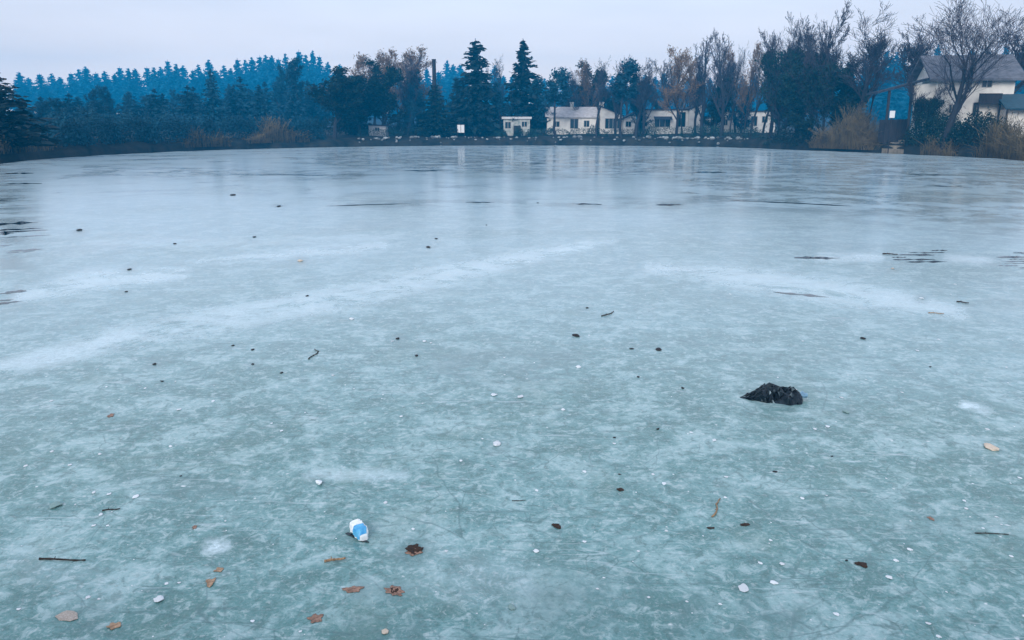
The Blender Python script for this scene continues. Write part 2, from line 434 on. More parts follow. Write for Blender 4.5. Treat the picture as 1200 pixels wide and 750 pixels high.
def ice_patches(halo):
    me = ice.data
    co = np.empty(len(me.vertices) * 3); me.vertices.foreach_get("co", co); co = co.reshape(-1, 3)
    x, y = co[:, 0], co[:, 1]
    dep = np.maximum(y * CP + CAM_H * SP, .2)
    U = 600 + F_PX * x / dep
    V = 375 - F_PX * (y * SP - CAM_H * CP) / dep
    fr = np.zeros(len(x)); dk = np.zeros(len(x))
    bands = [([(-40, 442, 9), (120, 402, 13), (250, 376, 15), (420, 345, 14), (520, 322, 13), (600, 305, 9), (690, 287, 6)], .75),
             ([(760, 313, 6), (860, 325, 13), (950, 338, 15), (1050, 352, 13), (1130, 368, 8)], .7),
             ([(20, 348, 7), (110, 328, 13), (215, 320, 7)], .75),
             ([(230, 307, 4), (330, 298, 7), (450, 288, 6)], .6),
             ([(100, 284, 4), (300, 285, 6), (470, 276, 4)], .35),
             ([(600, 297, 5), (660, 291, 7), (720, 281, 4)], .4),
             ([(960, 301, 5), (1030, 302, 5)], .6), ([(1110, 302, 5), (1160, 306, 5)], .6),
             ([(245, 640, 7), (262, 639, 7)], 1.3), ([(1128, 474, 4), (1155, 481, 5)], 1.1),
             ([(360, 558, 6), (450, 556, 6)], .4), ([(480, 660, 30), (600, 690, 30)], .25),
             ([(430, 560, 5), (475, 557, 5)], .5), ([(30, 660, 20), (120, 690, 25)], .2)]
    for pl, s in bands:
        d = seg_dist(U, V, pl); fr = np.maximum(fr, s * np.exp(-(d ** 3) * .8))
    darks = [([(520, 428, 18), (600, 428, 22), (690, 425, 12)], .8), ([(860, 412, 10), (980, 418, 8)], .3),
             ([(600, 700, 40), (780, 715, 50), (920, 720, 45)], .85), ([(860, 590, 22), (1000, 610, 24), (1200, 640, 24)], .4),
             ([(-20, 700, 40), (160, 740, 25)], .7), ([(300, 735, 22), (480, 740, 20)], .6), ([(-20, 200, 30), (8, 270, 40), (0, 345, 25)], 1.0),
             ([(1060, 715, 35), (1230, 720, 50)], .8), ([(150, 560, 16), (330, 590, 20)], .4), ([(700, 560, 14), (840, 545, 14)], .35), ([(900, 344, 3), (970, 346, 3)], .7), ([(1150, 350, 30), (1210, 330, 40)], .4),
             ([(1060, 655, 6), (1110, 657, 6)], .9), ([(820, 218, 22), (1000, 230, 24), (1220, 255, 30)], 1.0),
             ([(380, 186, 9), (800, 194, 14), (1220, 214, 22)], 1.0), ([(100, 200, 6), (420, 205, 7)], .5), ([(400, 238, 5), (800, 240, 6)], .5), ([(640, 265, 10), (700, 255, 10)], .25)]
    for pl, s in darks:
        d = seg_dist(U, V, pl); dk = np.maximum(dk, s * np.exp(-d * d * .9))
    for hu, hv, hw in halo:  # contact shade and melt painted as a dark ring around each piece of litter
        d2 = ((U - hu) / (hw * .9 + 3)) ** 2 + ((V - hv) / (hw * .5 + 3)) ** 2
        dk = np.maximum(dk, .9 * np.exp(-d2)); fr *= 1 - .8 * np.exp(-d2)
    rr = np.hypot(x, y); far = np.clip((np.log(rr) - math.log(8.5)) / (math.log(60) - math.log(8.5)), 0, 1)
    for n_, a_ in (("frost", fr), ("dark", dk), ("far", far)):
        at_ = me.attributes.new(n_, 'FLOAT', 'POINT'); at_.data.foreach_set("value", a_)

# thin melt water sheets on the ice; bottle and bag ones added as contact shade
rnd = random.Random(5)
POOLS = [(-60, 66, 273, 5.5, -.05), (-50, 56, 292, 4.2, -.07), (-60, 24, 232, 4.2, 0), (-20, 46, 262, 1.8, -.05), (-40, 34, 349, 9, -.1), (5, 40, 203, 1.5, 0), (0, 50, 215, 1.2, 0),
         (404, 433, 630, 4.5, .35), (868, 930, 469, 4, .12), (1042, 1112, 300, 8, 0), (1166, 1235, 305, 10, 0), (930, 985, 302, 2.6, 0), (905, 970, 345, 1.4, .1),
         (380, 478, 240, 1.0, -.03), (670, 706, 239, 1.2, .02), (768, 802, 240, 1.1, 0), (474, 520, 200, 1.0, 0), (812, 852, 202, 1.1, 0),
         (855, 1000, 238, 1.5, .05), (600, 640, 191, .8, 0), (1060, 1110, 205, 1.0, 0), (270, 470, 205, .7, 0), (545, 580, 237, .9, 0), (1080, 1140, 218, .9, 0)]
P2 = []
for (u0, u1, v, h, sl) in POOLS:
    if h < 4.1 or v > 400: P2.append((u0, u1, v, h, sl)); continue
    m_ = max(4, int(h * .8))
    for i in range(m_):
        w_ = (u1 - u0) * rnd.uniform(.25, .75); c_ = rnd.uniform(u0 + w_ / 2, u1 - w_ / 2)
        P2.append((c_ - w_ / 2, c_ + w_ / 2, v + h * (-1 + 2 * (i + .5) / m_), h / m_ * rnd.uniform(.75, 1.25), sl))
for (u0, u1, v, h, sl) in P2:
    n = 28; top = []; bot = []
    ph = rnd.uniform(0, 9)
    for i in range(n + 1):
        s_ = i / n; u = u0 + (u1 - u0) * s_; vv = v + sl * (u - (u0 + u1) / 2) + .25 * h * mnoise.noise(Vector((s_ * 3, ph, 4)))
        e_ = math.sin(math.pi * s_) ** .5 * h * max(.12, .75 + .9 * mnoise.noise(Vector((s_ * 5, ph, 7))))
        top.append(gnd(u, vv - e_ * (.6 + .4 * mnoise.noise(Vector((s_ * 6, ph, 0)))), .004))
        bot.append(gnd(u, vv + e_ * (.6 + .4 * mnoise.noise(Vector((s_ * 6, ph, 9)))), .004))
    mb = MB(); mb.add([tuple(p) for p in top + bot], [(n + 1 + i, n + 2 + i, i + 1, i) for i in range(n)])
    tag(mb.build("water", M['water']), kind='structure')

# ------------------------------------------------------------------ trees
def unit(v): return v / max(np.linalg.norm(v), 1e-9)
def cards(mb, rng, c, d, ln, wd, tilt=.5):
    """elongated rhombic leaf sprays at c pointing along d"""
    n = len(c); d = d / np.maximum(np.linalg.norm(d, axis=1, keepdims=True), 1e-9)
    h = rng.normal(size=(n, 3)); s = np.cross(d, h); s /= np.maximum(np.linalg.norm(s, axis=1, keepdims=True), 1e-9)
    ln = np.asarray(ln)[:, None]; wd = np.asarray(wd)[:, None]
    v = np.stack([c - d * ln * .5, c + s * wd * .5 - d * ln * .05, c + d * ln * .5, c - s * wd * .5 + d * ln * .05], 1)
    mb.addq(v, 4)

def spruce(name, seed, n_layers, n_br, n_cards, m, w=.2, size=1.0, blunt=False, ex=.8, skew=0.0):
    """unit-height conifer, half width w"""
    g = np.random.default_rng(seed)
    root = empty(name)
    tr = MB(); k = 8
    zs = np.linspace(0, 1, k + 1)
    tr.tubes([(0, 0, z) for z in zs[:-1]], [(0, 0, z) for z in zs[1:]], .016 * (1 - zs[:-1]) + .002, .016 * (1 - zs[1:]) + .002, 6)
    tr.build("trunk", M['bark'], root)
    mb = MB(); C = []; D = []; Ls = []
    for i in range(n_layers):
        z = .07 + .91 * (i + g.uniform(-.3, .3)) / n_layers
        env = w * (1 - z) ** .8 * (1.0 if z > .15 else .7 + 2 * z)
        nb = max(4, int(n_br * (.5 + .5 * (1 - z))))
        a0 = g.uniform(0, 6.28)
        zl = z
        for b in range(nb):
            z = min(.985, max(.04, zl + g.uniform(-1.1, 1.1) / n_layers))
            env = w * ((1 - z) ** ex if not blunt else min(1.0, (1 - z) * 1.7) ** .85 * .85) * (1.0 if z > .15 else .7 + 2 * z)
            a = a0 + b * 6.283 / nb + g.uniform(-.25, .25)
            ln = env * g.uniform(.55, 1.15) * (1 + skew * math.cos(a - 2.2 - 3 * z)) + .006
            out = np.array([math.cos(a), math.sin(a), 0])
            droop = g.uniform(.15, .4)
            for j in range(n_cards):
                s = (j + g.uniform(.2, 1)) / n_cards
                p = out * ln * s + np.array([0, 0, z - droop * ln * s + .25 * ln * s * s]) + g.normal(size=3) * .012 * (1.3 - z) * size
                C.append(p); D.append(out * .8 + np.array([0, 0, -.35]) + g.normal(size=3) * .45)
                Ls.append((.034 + .05 * (1 - z)) * g.uniform(.6, 1.2) * size)
    C = np.array(C); D = np.array(D); Ls = np.array(Ls)
    cards(mb, g, C, D, Ls, Ls * .5)
    mb.build("crown", m, root)
    return root

def grow_tree(seed, spread=.5, up=.25, levels=4, joints=(9, 5, 4, 3, 3), lean=(0, 0), stems=1, first=.25, ratio=.55, lvl0=.8, rmin=.0011, r_base=.017):
    g = random.Random(seed); segs = []
    def rec(p, d, L, r, lv):
        nj = joints[lv]; sl = L / nj
        for j in range(nj):
            d2 = (d + Vector((g.gauss(0, 1), g.gauss(0, 1), g.gauss(0, 1))) * (.07 + .05 * lv) + Vector((0, 0, up * .25 * (lv > 0)))).normalized()
            q = p + d2 * sl
            f1 = 1 - (j + 1) / nj * (.75 if lv == 0 else .7)
            f0 = 1 - j / nj * (.75 if lv == 0 else .7)
            segs.append((lv, p.copy(), q.copy(), max(r * f0, rmin), max(r * f1, rmin)))
            if lv < levels and (lv > 0 or (j + 1) / nj > first):
                for _ in range(2 if (lv == 0 or g.random() < .55) else 1):
                    az = g.uniform(0, 6.283); t_ = spread * g.uniform(.6, 1.35)
                    h = d2.orthogonal().normalized(); h.rotate(Matrix.Rotation(az, 3, d2))
                    cd = (d2 * math.cos(t_) + h * math.sin(t_)).normalized()
                    cl_ = L * ratio * g.uniform(.6, 1.1) * (1 - .45 * j / nj)
                    rec(q, cd, cl_, max(r * f1 * .55, rmin), lv + 1)
            p, d = q, d2
    for k in range(stems):
        a = 6.283 * k / max(1, stems) + g.uniform(-.5, .5); tl = 0 if stems == 1 else g.uniform(.12, .32)
        d = Vector((math.sin(tl) * math.cos(a) + lean[0], math.sin(tl) * math.sin(a) + lean[1], math.cos(tl))).normalized()
        rec(Vector((.02 * math.cos(a) * (stems > 1), .02 * math.sin(a) * (stems > 1), 0)), d, lvl0 * g.uniform(.85, 1.05), r_base / (1 if stems == 1 else stems ** .35), 0)
    zmax = max(s[2].z for s in segs)
    return [(lv, p / zmax, q / zmax, a / zmax, b_ / zmax) for lv, p, q, a, b_ in segs]
def bare_tree(name, seed, twig, leaf=None, n_leaf=0, leaf_len=.03, leaf_zmax=1.0, leaf_ar=.35, **kw):
    root = empty(name)
    segs = grow_tree(seed, **kw)
    tr, cw = MB(), MB()
    for mb, sel, k in ((tr, [s for s in segs if s[0] <= 1], 6), (cw, [s for s in segs if s[0] > 1], 3)):
        mb.tubes([s[1] for s in sel], [s[2] for s in sel], [s[3] for s in sel], [s[4] for s in sel], k)
    if n_leaf:
        g = np.random.default_rng(seed)
        tips = np.array([tuple(s[2]) for s in segs if s[0] >= 1 and s[2].z < leaf_zmax])
        c = tips[g.integers(0, len(tips), n_leaf)] + g.normal(size=(n_leaf, 3)) * .018
        lf = MB(); d = g.normal(size=(n_leaf, 3)) + np.array([[0, 0, -.6]])
        ll = leaf_len * g.uniform(.5, 1.3, n_leaf)
        cards(lf, g, c, d, ll, ll * leaf_ar)
    tr.build("trunk", M['bark'], root)
    cr_ = cw.build("crown", twig, root)
    if n_leaf: lf.build("foliage", leaf, root)
    return root

PROTO = {}
PROTO['spruce_a'] = spruce("spruce_tree", 1, 30, 13, 12, M['needle'], w=.185, ex=.62, skew=.18)
PROTO['spruce_b'] = spruce("spruce_tree", 7, 26, 12, 13, M['needle'], w=.24, ex=.95, skew=.15)
PROTO['fir1'] = spruce("conifer", 11, 36, 11, 10, M['needle_haze'], w=.20, size=1.0, blunt=True)
PROTO['fir2'] = spruce("conifer", 12, 36, 11, 10, M['needle_haze'], w=.24, size=1.15, blunt=True)
PROTO['fir3'] = spruce("conifer", 13, 36, 11, 10, M['needle_haze'], w=.22, size=1.0, blunt=True)
PROTO['big_fir'] = spruce("fir_tree", 14, 24, 12, 10, M['needle'], w=.34, size=1.25)
PROTO['mid1'] = bare_tree("woodland_tree", 21, M['twig_dark'], M['ivy_mid'], 6500, .034, spread=.6, up=.4, levels=3, joints=(11, 5, 4, 3), first=.04, ratio=.34)
PROTO['mid2'] = bare_tree("woodland_tree", 22, M['twig_dark'], M['ivy_mid'], 6500, .034, spread=.8, up=.35, levels=3, joints=(12, 5, 4, 3), first=.02, ratio=.33)
PROTO['mid3'] = bare_tree("woodland_tree", 23, M['twig_dark'], M['ivy_mid'], 5500, .032, spread=.5, up=.5, levels=3, joints=(11, 5, 4, 3), first=.04, ratio=.36)
PROTO['mid4'] = spruce("woodland_tree", 24, 26, 9, 9, M['ivy_mid'], w=.26, size=1.2, ex=.7, skew=.12)
PROTO['mid5'] = spruce("woodland_tree", 25, 24, 9, 9, M['ivy_mid'], w=.22, size=1.2, blunt=True, skew=.12)
PROTO['dense1'] = bare_tree("dense_tree", 31, M['twig_dark'], M['ivy'], 9000, .04, spread=.6, levels=3, joints=(7, 5, 4, 3), first=.12, ratio=.62, lvl0=.7)
PROTO['dense2'] = bare_tree("dense_tree", 32, M['twig_dark'], M['ivy'], 7000, .04, spread=.45, levels=3, joints=(8, 5, 4, 3), first=.1, ratio=.5)
PROTO['gold'] = bare_tree("willow_tree", 41, M['twig_gold'], M['leaf_gold'], 2600, .024, spread=.5, levels=4, joints=(8, 5, 4, 4, 3), first=.2, rmin=.0009)
PROTO['bare1'] = bare_tree("bare_tree", 51, M['twig'], spread=.5, levels=4, joints=(9, 5, 4, 4, 3), first=.3, rmin=.00065)
PROTO['bare2'] = bare_tree("bare_tree", 52, M['twig'], spread=.36, up=.5, levels=4, joints=(9, 5, 4, 4, 3), first=.2, ratio=.48, rmin=.00065)
PROTO['bare3'] = bare_tree("bare_tree", 58, M['twig'], spread=.46, up=.55, levels=4, joints=(5, 5, 4, 3, 3), first=.30, ratio=.80, lvl0=.6, lean=(.14, 0), rmin=.0006, r_base=.020)
PROTO['bare4'] = bare_tree("bare_tree", 54, M['twig'], spread=.42, up=.6, levels=4, joints=(7, 5, 4, 4, 3), first=.35, ratio=.7, lvl0=.6, rmin=.00065)
PROTO['ivied1'] = bare_tree("bare_tree", 61, M['twig'], M['ivy'], 6000, .03, leaf_zmax=.62, spread=.42, up=.5, levels=4, joints=(8, 5, 4, 3, 3), first=.15, ratio=.55, stems=2, rmin=.0012)
PROTO['ivied2'] = bare_tree("bare_tree", 62, M['twig'], M['ivy'], 7000, .035, leaf_zmax=.7, spread=.5, up=.5, levels=4, joints=(7, 5, 4, 3, 3), first=.12, ratio=.6, stems=3, rmin=.0012)
PROTO['clump'] = bare_tree("small_tree", 71, M['twig_dark'], M['ivy_mid'], 1800, .05, leaf_zmax=1.0, spread=.6, levels=3, joints=(7, 5, 4, 3), first=.5, ratio=.5)
for p in PROTO.values(): p['category'] = 'tree'
def half_width(p):
    q = np.concatenate([np.array([tuple(v.co) for v in ch.data.vertices]) for ch in p.children if not ch.name.startswith('trunk')])
    return float(np.percentile(np.abs(q[:, :2]), 97 if 'spruce' not in p.name else 99))
PW_ = {k: half_width(p) for k, p in PROTO.items()}
USED = set()
def tree(kind, u, vtop, Y=None, wpx=None, label=None, group=None, off=None, name=None, rz=None):
    """stand a tree so that its top meets (u, vtop) seen at depth Y (or off metres behind the shoreline)"""
    if Y is None: Y = shore_pt(u, off).y
    p = at(u, vtop, Y); z0 = terr(p.x, p.y) - .1
    h = p.z - z0
    rz = rnd.uniform(0, 6.28) if rz is None else rz
    src = PROTO[kind]
    wsc = h if wpx is None else (wpx * pxm(Y)) / PW_[kind]
    loc, sc = (p.x, p.y, z0), (wsc, wsc, h)
    if kind not in USED:
        USED.add(kind); src.location = loc; src.rotation_euler = (0, 0, rz); src.scale = sc
        tag(src, label, None, group); o = src
    else:
        o = copy_tree(src, loc, rz, sc, label, group)
        if not group and 'group' in o: del o['group']
    if name: o.name = name
    return o

# far conifers on the rise beyond the lake
G1 = "hazy blue conifers of the far wood"
lab_far = "hazy blue conifer of the far wood rising behind the nearer trees"
tops = [(22, 90), (33, 92), (46, 94), (60, 88), (70, 92), (83, 86), (92, 84), (100, 83), (112, 88), (122, 86), (134, 92), (140, 86), (150, 88), (158, 88),
        (172, 82), (180, 82), (188, 82), (196, 78), (206, 80), (214, 78), (226, 82), (232, 80), (244, 78), (252, 82), (262, 80), (270, 86), (278, 74), (287, 76),
        (295, 72), (304, 68), (311, 70), (318, 67), (326, 72), (334, 70), (340, 74), (350, 66), (358, 70), (366, 67), (374, 72), (384, 78),
        (398, 82), (412, 88), (426, 92), (440, 92), (466, 92), (488, 88), (500, 86), (514, 86), (524, 74), (531, 80), (539, 78), (580, 84), (590, 92), (600, 96), (638, 98), (650, 100), (664, 94), (676, 102),
        (690, 104), (704, 96), (718, 92), (732, 96), (744, 98), (756, 92), (768, 96), (778, 92), (790, 98), (806, 98), (818, 92), (832, 96), (846, 98), (858, 96), (870, 92),
        (884, 94), (898, 94), (915, 88), (930, 92), (948, 92), (965, 84), (980, 88), (998, 88), (1015, 74), (1028, 66), (1040, 58), (1052, 68), (1060, 62), (1072, 74), (1084, 66), (1100, 60), (1120, 66), (1140, 60), (1160, 66), (1180, 58), (1196, 62), (1215, 70), (1240, 70)]
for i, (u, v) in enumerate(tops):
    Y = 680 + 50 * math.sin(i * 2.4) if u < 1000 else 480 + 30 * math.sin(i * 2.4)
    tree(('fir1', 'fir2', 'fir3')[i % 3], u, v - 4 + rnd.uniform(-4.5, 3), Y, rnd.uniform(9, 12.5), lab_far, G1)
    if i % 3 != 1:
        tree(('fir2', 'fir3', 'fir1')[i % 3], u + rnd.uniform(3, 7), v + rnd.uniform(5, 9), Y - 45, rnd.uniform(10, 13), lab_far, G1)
# nearer wood on the left shore
G2 = "dark blue woodland trees on the left shore"
lab_mid = "dark blue bushy woodland tree on the left shore, below the far conifers"
for i, (u, v) in enumerate([(30, 125), (47, 112), (64, 118), (80, 108), (97, 104), (112, 110), (128, 100), (150, 106), (163, 112), (180, 102), (200, 104), (219, 98),
                            (232, 108), (246, 80), (262, 104), (281, 88), (296, 106), (310, 94), (325, 76), (336, 106), (348, 68), (360, 92),
                            (38, 118), (56, 122), (73, 114), (90, 112), (105, 118), (120, 110), (141, 110), (157, 116), (172, 110), (190, 108), (210, 110), (226, 100), (254, 98), (272, 100), (289, 104), (303, 98), (318, 96), (342, 90), (354, 100), (368, 96), (380, 100)]):
    tree(('mid1', 'mid4', 'mid3', 'mid5', 'mid2', 'mid5')[i % 6], u, v + 1, None, rnd.uniform(11, 15), lab_mid, G2, off=60 + 60 * abs(math.sin(i * 1.7)))

T = tree
T('big_fir', -12, 80, None, 44, "large dark fir cut off by the left edge above a brown bush", off=6)
T('dense1', 388, 80, None, 34, "broad rounded dark tree standing at the left end of the stone-lined shore", off=5)
T('gold', 408, 66, None, 31, "tree with tan brown crown rising behind the rounded dark tree", off=22)
T('dense2', 443, 70, None, 22, "dark upright tree in front of the golden brown crowns", off=8)
T('gold', 462, 56, None, 34, "tallest of the golden brown twiggy crowns, right behind the dark upright tree", off=20)
T('gold', 434, 58, None, 26, "golden twiggy tree showing only its thin top above the dark upright tree", off=24)
T('gold', 482, 74, None, 23, "low golden brown tree right of the tallest golden crown", off=18)
T('bare2', 474, 60, None, 19, "thin bare tree with upright twigs among the golden brown crowns", off=12)
T('mid2', 476, 98, None, 20, "bushy blue green tree under the golden crowns", off=7)
T('dense2', 420, 92, None, 24, "dark bushy tree between rounded dark tree and dark upright tree", off=7)
T('mid3', 492, 84, None, 16, "narrow blue green tree left of the stub topped conifer", off=14)
T('spruce_a', 557, 45, None, 25, "left one of two tall dark spruces behind the stone-lined shore", off=6, rz=.4)
T('spruce_b', 613, 45, None, 29, "right one of two tall dark spruces, bare twigs beside its top", off=14, rz=1.4)
T('bare1', 592, 60, None, 24, "thin bare tree between the two tall dark spruces", off=18)
T('mid1', 586, 96, None, 16, "bushy blue green tree between the two tall spruces", off=9)
T('clump', 652, 80, None, 17, "small tree with dark round crown on a thin trunk before the pale roofed bungalow", off=4)
T('bare1', 662, 78, None, 19, "faint bare tree behind the small round crowned tree", off=24)
T('dense2', 686, 74, None, 19, "dark bushy tree behind the pale roofed bungalow", off=22)
T('bare1', 701, 62, None, 26, "bare tree on a thick dark trunk before the white gable with chimney", off=4)
T('clump', 731, 70, None, 17, "slim tree with tall thin trunk before the right end of the white gable", off=4)
T('bare4', 748, 66, None, 22, "bare fan shaped tree with dark trunk beside the slanting shed roof", off=5)
T('bare1', 764, 72, None, 22, "faint bare tree behind the left end of the long bungalow", off=26)
T('mid3', 752, 112, None, 12, "low blue green tree beside the slanting shed roof", off=9)
T('gold', 797, 58, None, 26, "brown twiggy tree rising before the long flat roofed bungalow", off=6)
T('bare2', 784, 66, None, 17, "slim bare tree left of the brown twiggy tree, before the bungalow", off=20)
T('bare2', 829, 38, None, 16, "left one of two tall narrow bare trees right of the long bungalow", off=8)
T('bare2', 853, 33, None, 17, "right one of two tall narrow bare trees right of the long bungalow", off=6)
T('dense2', 842, 92, None, 19, "dark leafy tree at the foot of the two tall narrow bare trees", off=9)
T('bare1', 888, 30, None, 30, "open bare tree with straight dark trunk before the flat white house", off=6)
T('mid1', 872, 100, None, 16, "low dark bushy tree between tall narrow trees and open bare tree", off=30)
T('ivied2', 928, 14, None, 31, "tall dark multi stemmed tree with ivy, left in the big waterside clump", off=5)
T('ivied1', 962, 2, None, 34, "tallest dark ivied tree in the middle of the big waterside clump", off=7)
T('dense1', 948, 76, None, 28, "broad dark bushy tree low in the big waterside clump", off=4)
T('ivied2', 975, 40, None, 28, "dark ivied tree at the right of the big waterside clump", off=5)
T('bare4', 1012, 0, None, 40, "bare fan crowned tree right behind the clump of dry reeds", off=8)
T('dense2', 1010, 72, None, 24, "dark leafy tree under the fan crowned bare tree", off=10)
T('dense2', 985, 96, None, 24, "low dark tree behind the left edge of the dry reeds", off=6)
T('bare3', 1128, -14, None, 62, "big leaning bare tree with thick dark trunk before the two storey chalet", off=4, rz=0)
T('bare4', 1108, 14, None, 42, "bluish bare tree behind the ridge of the two storey chalet", off=30)
T('bare4', 1172, 2, None, 48, "spreading bare tree behind the right end of the chalet", off=34)
T('bare2', 1085, 30, None, 22, "slim bare tree behind the left gable of the chalet", off=32)

T('bare1', 716, 74, None, 20, "hazy bare tree behind the roof of the white gable house", off=30)
T('bare4', 738, 62, None, 18, "tall hazy bare tree behind the garden house with slanting roof", off=34)
T('bare1', 775, 60, None, 20, "tall hazy bare tree behind the middle of the long bungalow", off=36)
T('gold', 812, 68, None, 18, "brownish twiggy tree behind the raised wing of the long bungalow", off=28)
T('bare4', 840, 44, None, 20, "bare tree standing close behind the two tall narrow bare trees", off=22)
T('gold', 868, 56, None, 20, "brownish bare tree behind the flat white bungalow left end", off=28)
T('bare1', 902, 40, None, 26, "open hazy bare tree left of the big waterside clump", off=20)
T('dense2', 916, 90, None, 14, "dark leafy tree at the left edge of the big waterside clump", off=9)
T('bare4', 945, 24, None, 24, "bare tree top showing between the two ivied trees of the clump", off=12)
T('bare1', 990, 14, None, 30, "bare twiggy tree between waterside clump and fan crowned tree", off=14)
T('dense2', 722, 98, None, 16, "dark leafy tree behind the white gable house", off=26)
T('mid2', 667, 96, None, 16, "bushy blue green tree behind the pale roofed bungalow", off=30)
T('mid3', 636, 92, None, 14, "blue green tree right behind the right tall spruce", off=14)
T('mid2', 776, 100, None, 16, "bushy blue green tree behind the long bungalow left half", off=32)
T('mid1', 815, 100, None, 16, "bushy blue green tree behind the raised wing of the bungalow", off=34)
T('mid3', 530, 92, None, 13, "narrow blue green tree left of the left tall spruce", off=16)
T('gold', 448, 62, None, 16, "golden twiggy tree between tan brown crown and tallest golden crown", off=26)

for u_, vt, kd, wp, of, lb in (
    (680, 78, 'bare1', 15, 16, "bare tree left of the chimney behind the pale roofed bungalow"), (694, 70, 'gold', 14, 20, "brownish bare tree between pale roofed bungalow and white gable"),
    (724, 66, 'bare2', 12, 5, "slim bare tree close before the right slope of the white gable"), (757, 70, 'bare2', 12, 6, "slim bare tree at the left corner of the long bungalow"),
    (804, 62, 'bare1', 18, 8, "bare tree close right of the brown twiggy tree before the long bungalow"), (820, 56, 'bare2', 13, 9, "slim bare tree before the tip of the raised bungalow wing"),
    (862, 46, 'bare1', 18, 10, "open bare tree between narrow bare trees and flat white bungalow"), (878, 52, 'gold', 16, 9, "brownish thin tree left of the open bare tree with straight trunk"),
    (912, 30, 'bare2', 16, 6, "slim bare tree at the left edge of the big waterside clump"), (1030, 22, 'bare1', 20, 16, "bare tree right of the fan crowned tree above the reeds"),
    (520, 88, 'bare1', 12, 24, "faint bare tree between stub topped conifer and left tall spruce"), (640, 84, 'bare1', 13, 20, "faint bare tree right beside the right tall spruce")):
    T(kd, u_, vt, None, wp, lb, off=of)

T('ivied1', 1086, 84, None, 20, "dark small tree growing close before the left corner of the chalet", off=4)

# stub topped conifer
t_ = T('fir3', 509, 97, None, 16, "dark conical tree with a bare trunk stub sticking out of its top", off=6, name="conifer")
PROTO_st = t_
hh = t_.scale.z
mb = MB(); px = pxm(t_.location.y)
s0 = 1.0; s1 = 1 + 26 * px / hh
ww = 2.2 * px / t_.scale.x
mb.tubes([(0, 0, .6), (0, 0, s1 - .02)], [(0, 0, s1 - .02), (0, 0, s1)], [ww * 1.1, ww * 1.2], [ww, ww * 1.15], 8)
mb.build("trunk_stub", M['bark'], t_)
for ch in t_.children:
    if ch.name.startswith('crown'):
        ch.data = ch.data.copy(); ch.data.materials[0] = M['ivy']

# ------------------------------------------------------------------ bushes, hedges, reeds
def bush(name, u0, u1, h, off, depth, m, label, cat, n=900, card=.28, group=None, ar=.5, stems=True, boxy=0.0, seed=0):
    g = np.random.default_rng(seed + abs(int(u0 * 7)) + int(off * 3))
    a, b_ = shore_pt(u0, off), shore_pt(u1, off)
    w = max(.8, (b_ - a).length); c = (a + b_) / 2; c.z = terr(c.x, c.y) - .1
    q = g.uniform(-1, 1, (n, 3)); q[:, 2] = g.uniform(0, 1, n)
    prof = np.clip(1 - np.abs(q[:, 0]) ** (2.5 + 6 * boxy), .05, 1) ** .5
    lump = .72 + .45 * np.array([mnoise.noise(Vector((x * w * .5, y * 2, seed))) for x, y in q[:, :2]])
    if boxy: lump = .93 + .12 * lump * (1 - boxy) + .05 * g.normal(size=n)
    P = np.stack([q[:, 0] * w / 2, q[:, 1] * depth / 2 * (1 - .4 * q[:, 2]), q[:, 2] ** .7 * h * prof * lump], 1)
    mb = MB(); d = g.normal(size=(n, 3)) + np.array([[0, 0, .4]])
    cards(mb, g, P, d, card * g.uniform(.5, 1.4, n), card * ar * g.uniform(.6, 1.3, n))
    root = mb.build(name, m); root.location = c; root.rotation_euler = (0, 0, math.atan2(b_.y - a.y, b_.x - a.x))
    return tag(root, label, cat, group)
def reeds(name, u0, u1, h, off, depth, label, n=900, m=None, lean=.18, cat="reeds", seed=0, group=None):
    g = np.random.default_rng(seed + abs(int(u0)))
    a, b_ = shore_pt(u0, off), shore_pt(u1, off)
    w = (b_ - a).length; c = (a + b_) / 2; c.z = terr(c.x, c.y) - .05
    rz = math.atan2(b_.y - a.y, b_.x - a.x)
    x = g.uniform(-1, 1, n); hp = np.clip(1 - np.abs(x) ** 3, .1, 1) * g.uniform(.45, 1.1, n) * (.8 + .3 * np.sin(x * 5 + u0))
    base = np.stack([x * w / 2, g.uniform(-.5, .5, n) * depth, np.full(n, -.5)], 1)
    k1 = base + np.stack([g.normal(size=n) * lean * h * .3, g.normal(size=n) * lean * h * .3, h * hp * .6 + .5], 1)
    k2 = k1 + np.stack([g.normal(size=n) * lean * h + .06 * h, g.normal(size=n) * lean * h, h * hp * .4], 1)
    mb = MB(); mb.tubes(base, k1, np.full(n, .02), np.full(n, .018), 3); mb.tubes(k1, k2, np.full(n, .022), np.full(n, .008), 3)
    g2 = g.choice(n, n // 3, replace=False)      # feathery heads
    cards(mb, g, k2[g2], (k2 - k1)[g2], np.full(len(g2), .35), np.full(len(g2), .09))
    o = mb.build(name, m or M['reed']); o.location = c; o.rotation_euler = (0, 0, rz)
    tag(o, label, cat, group); return o

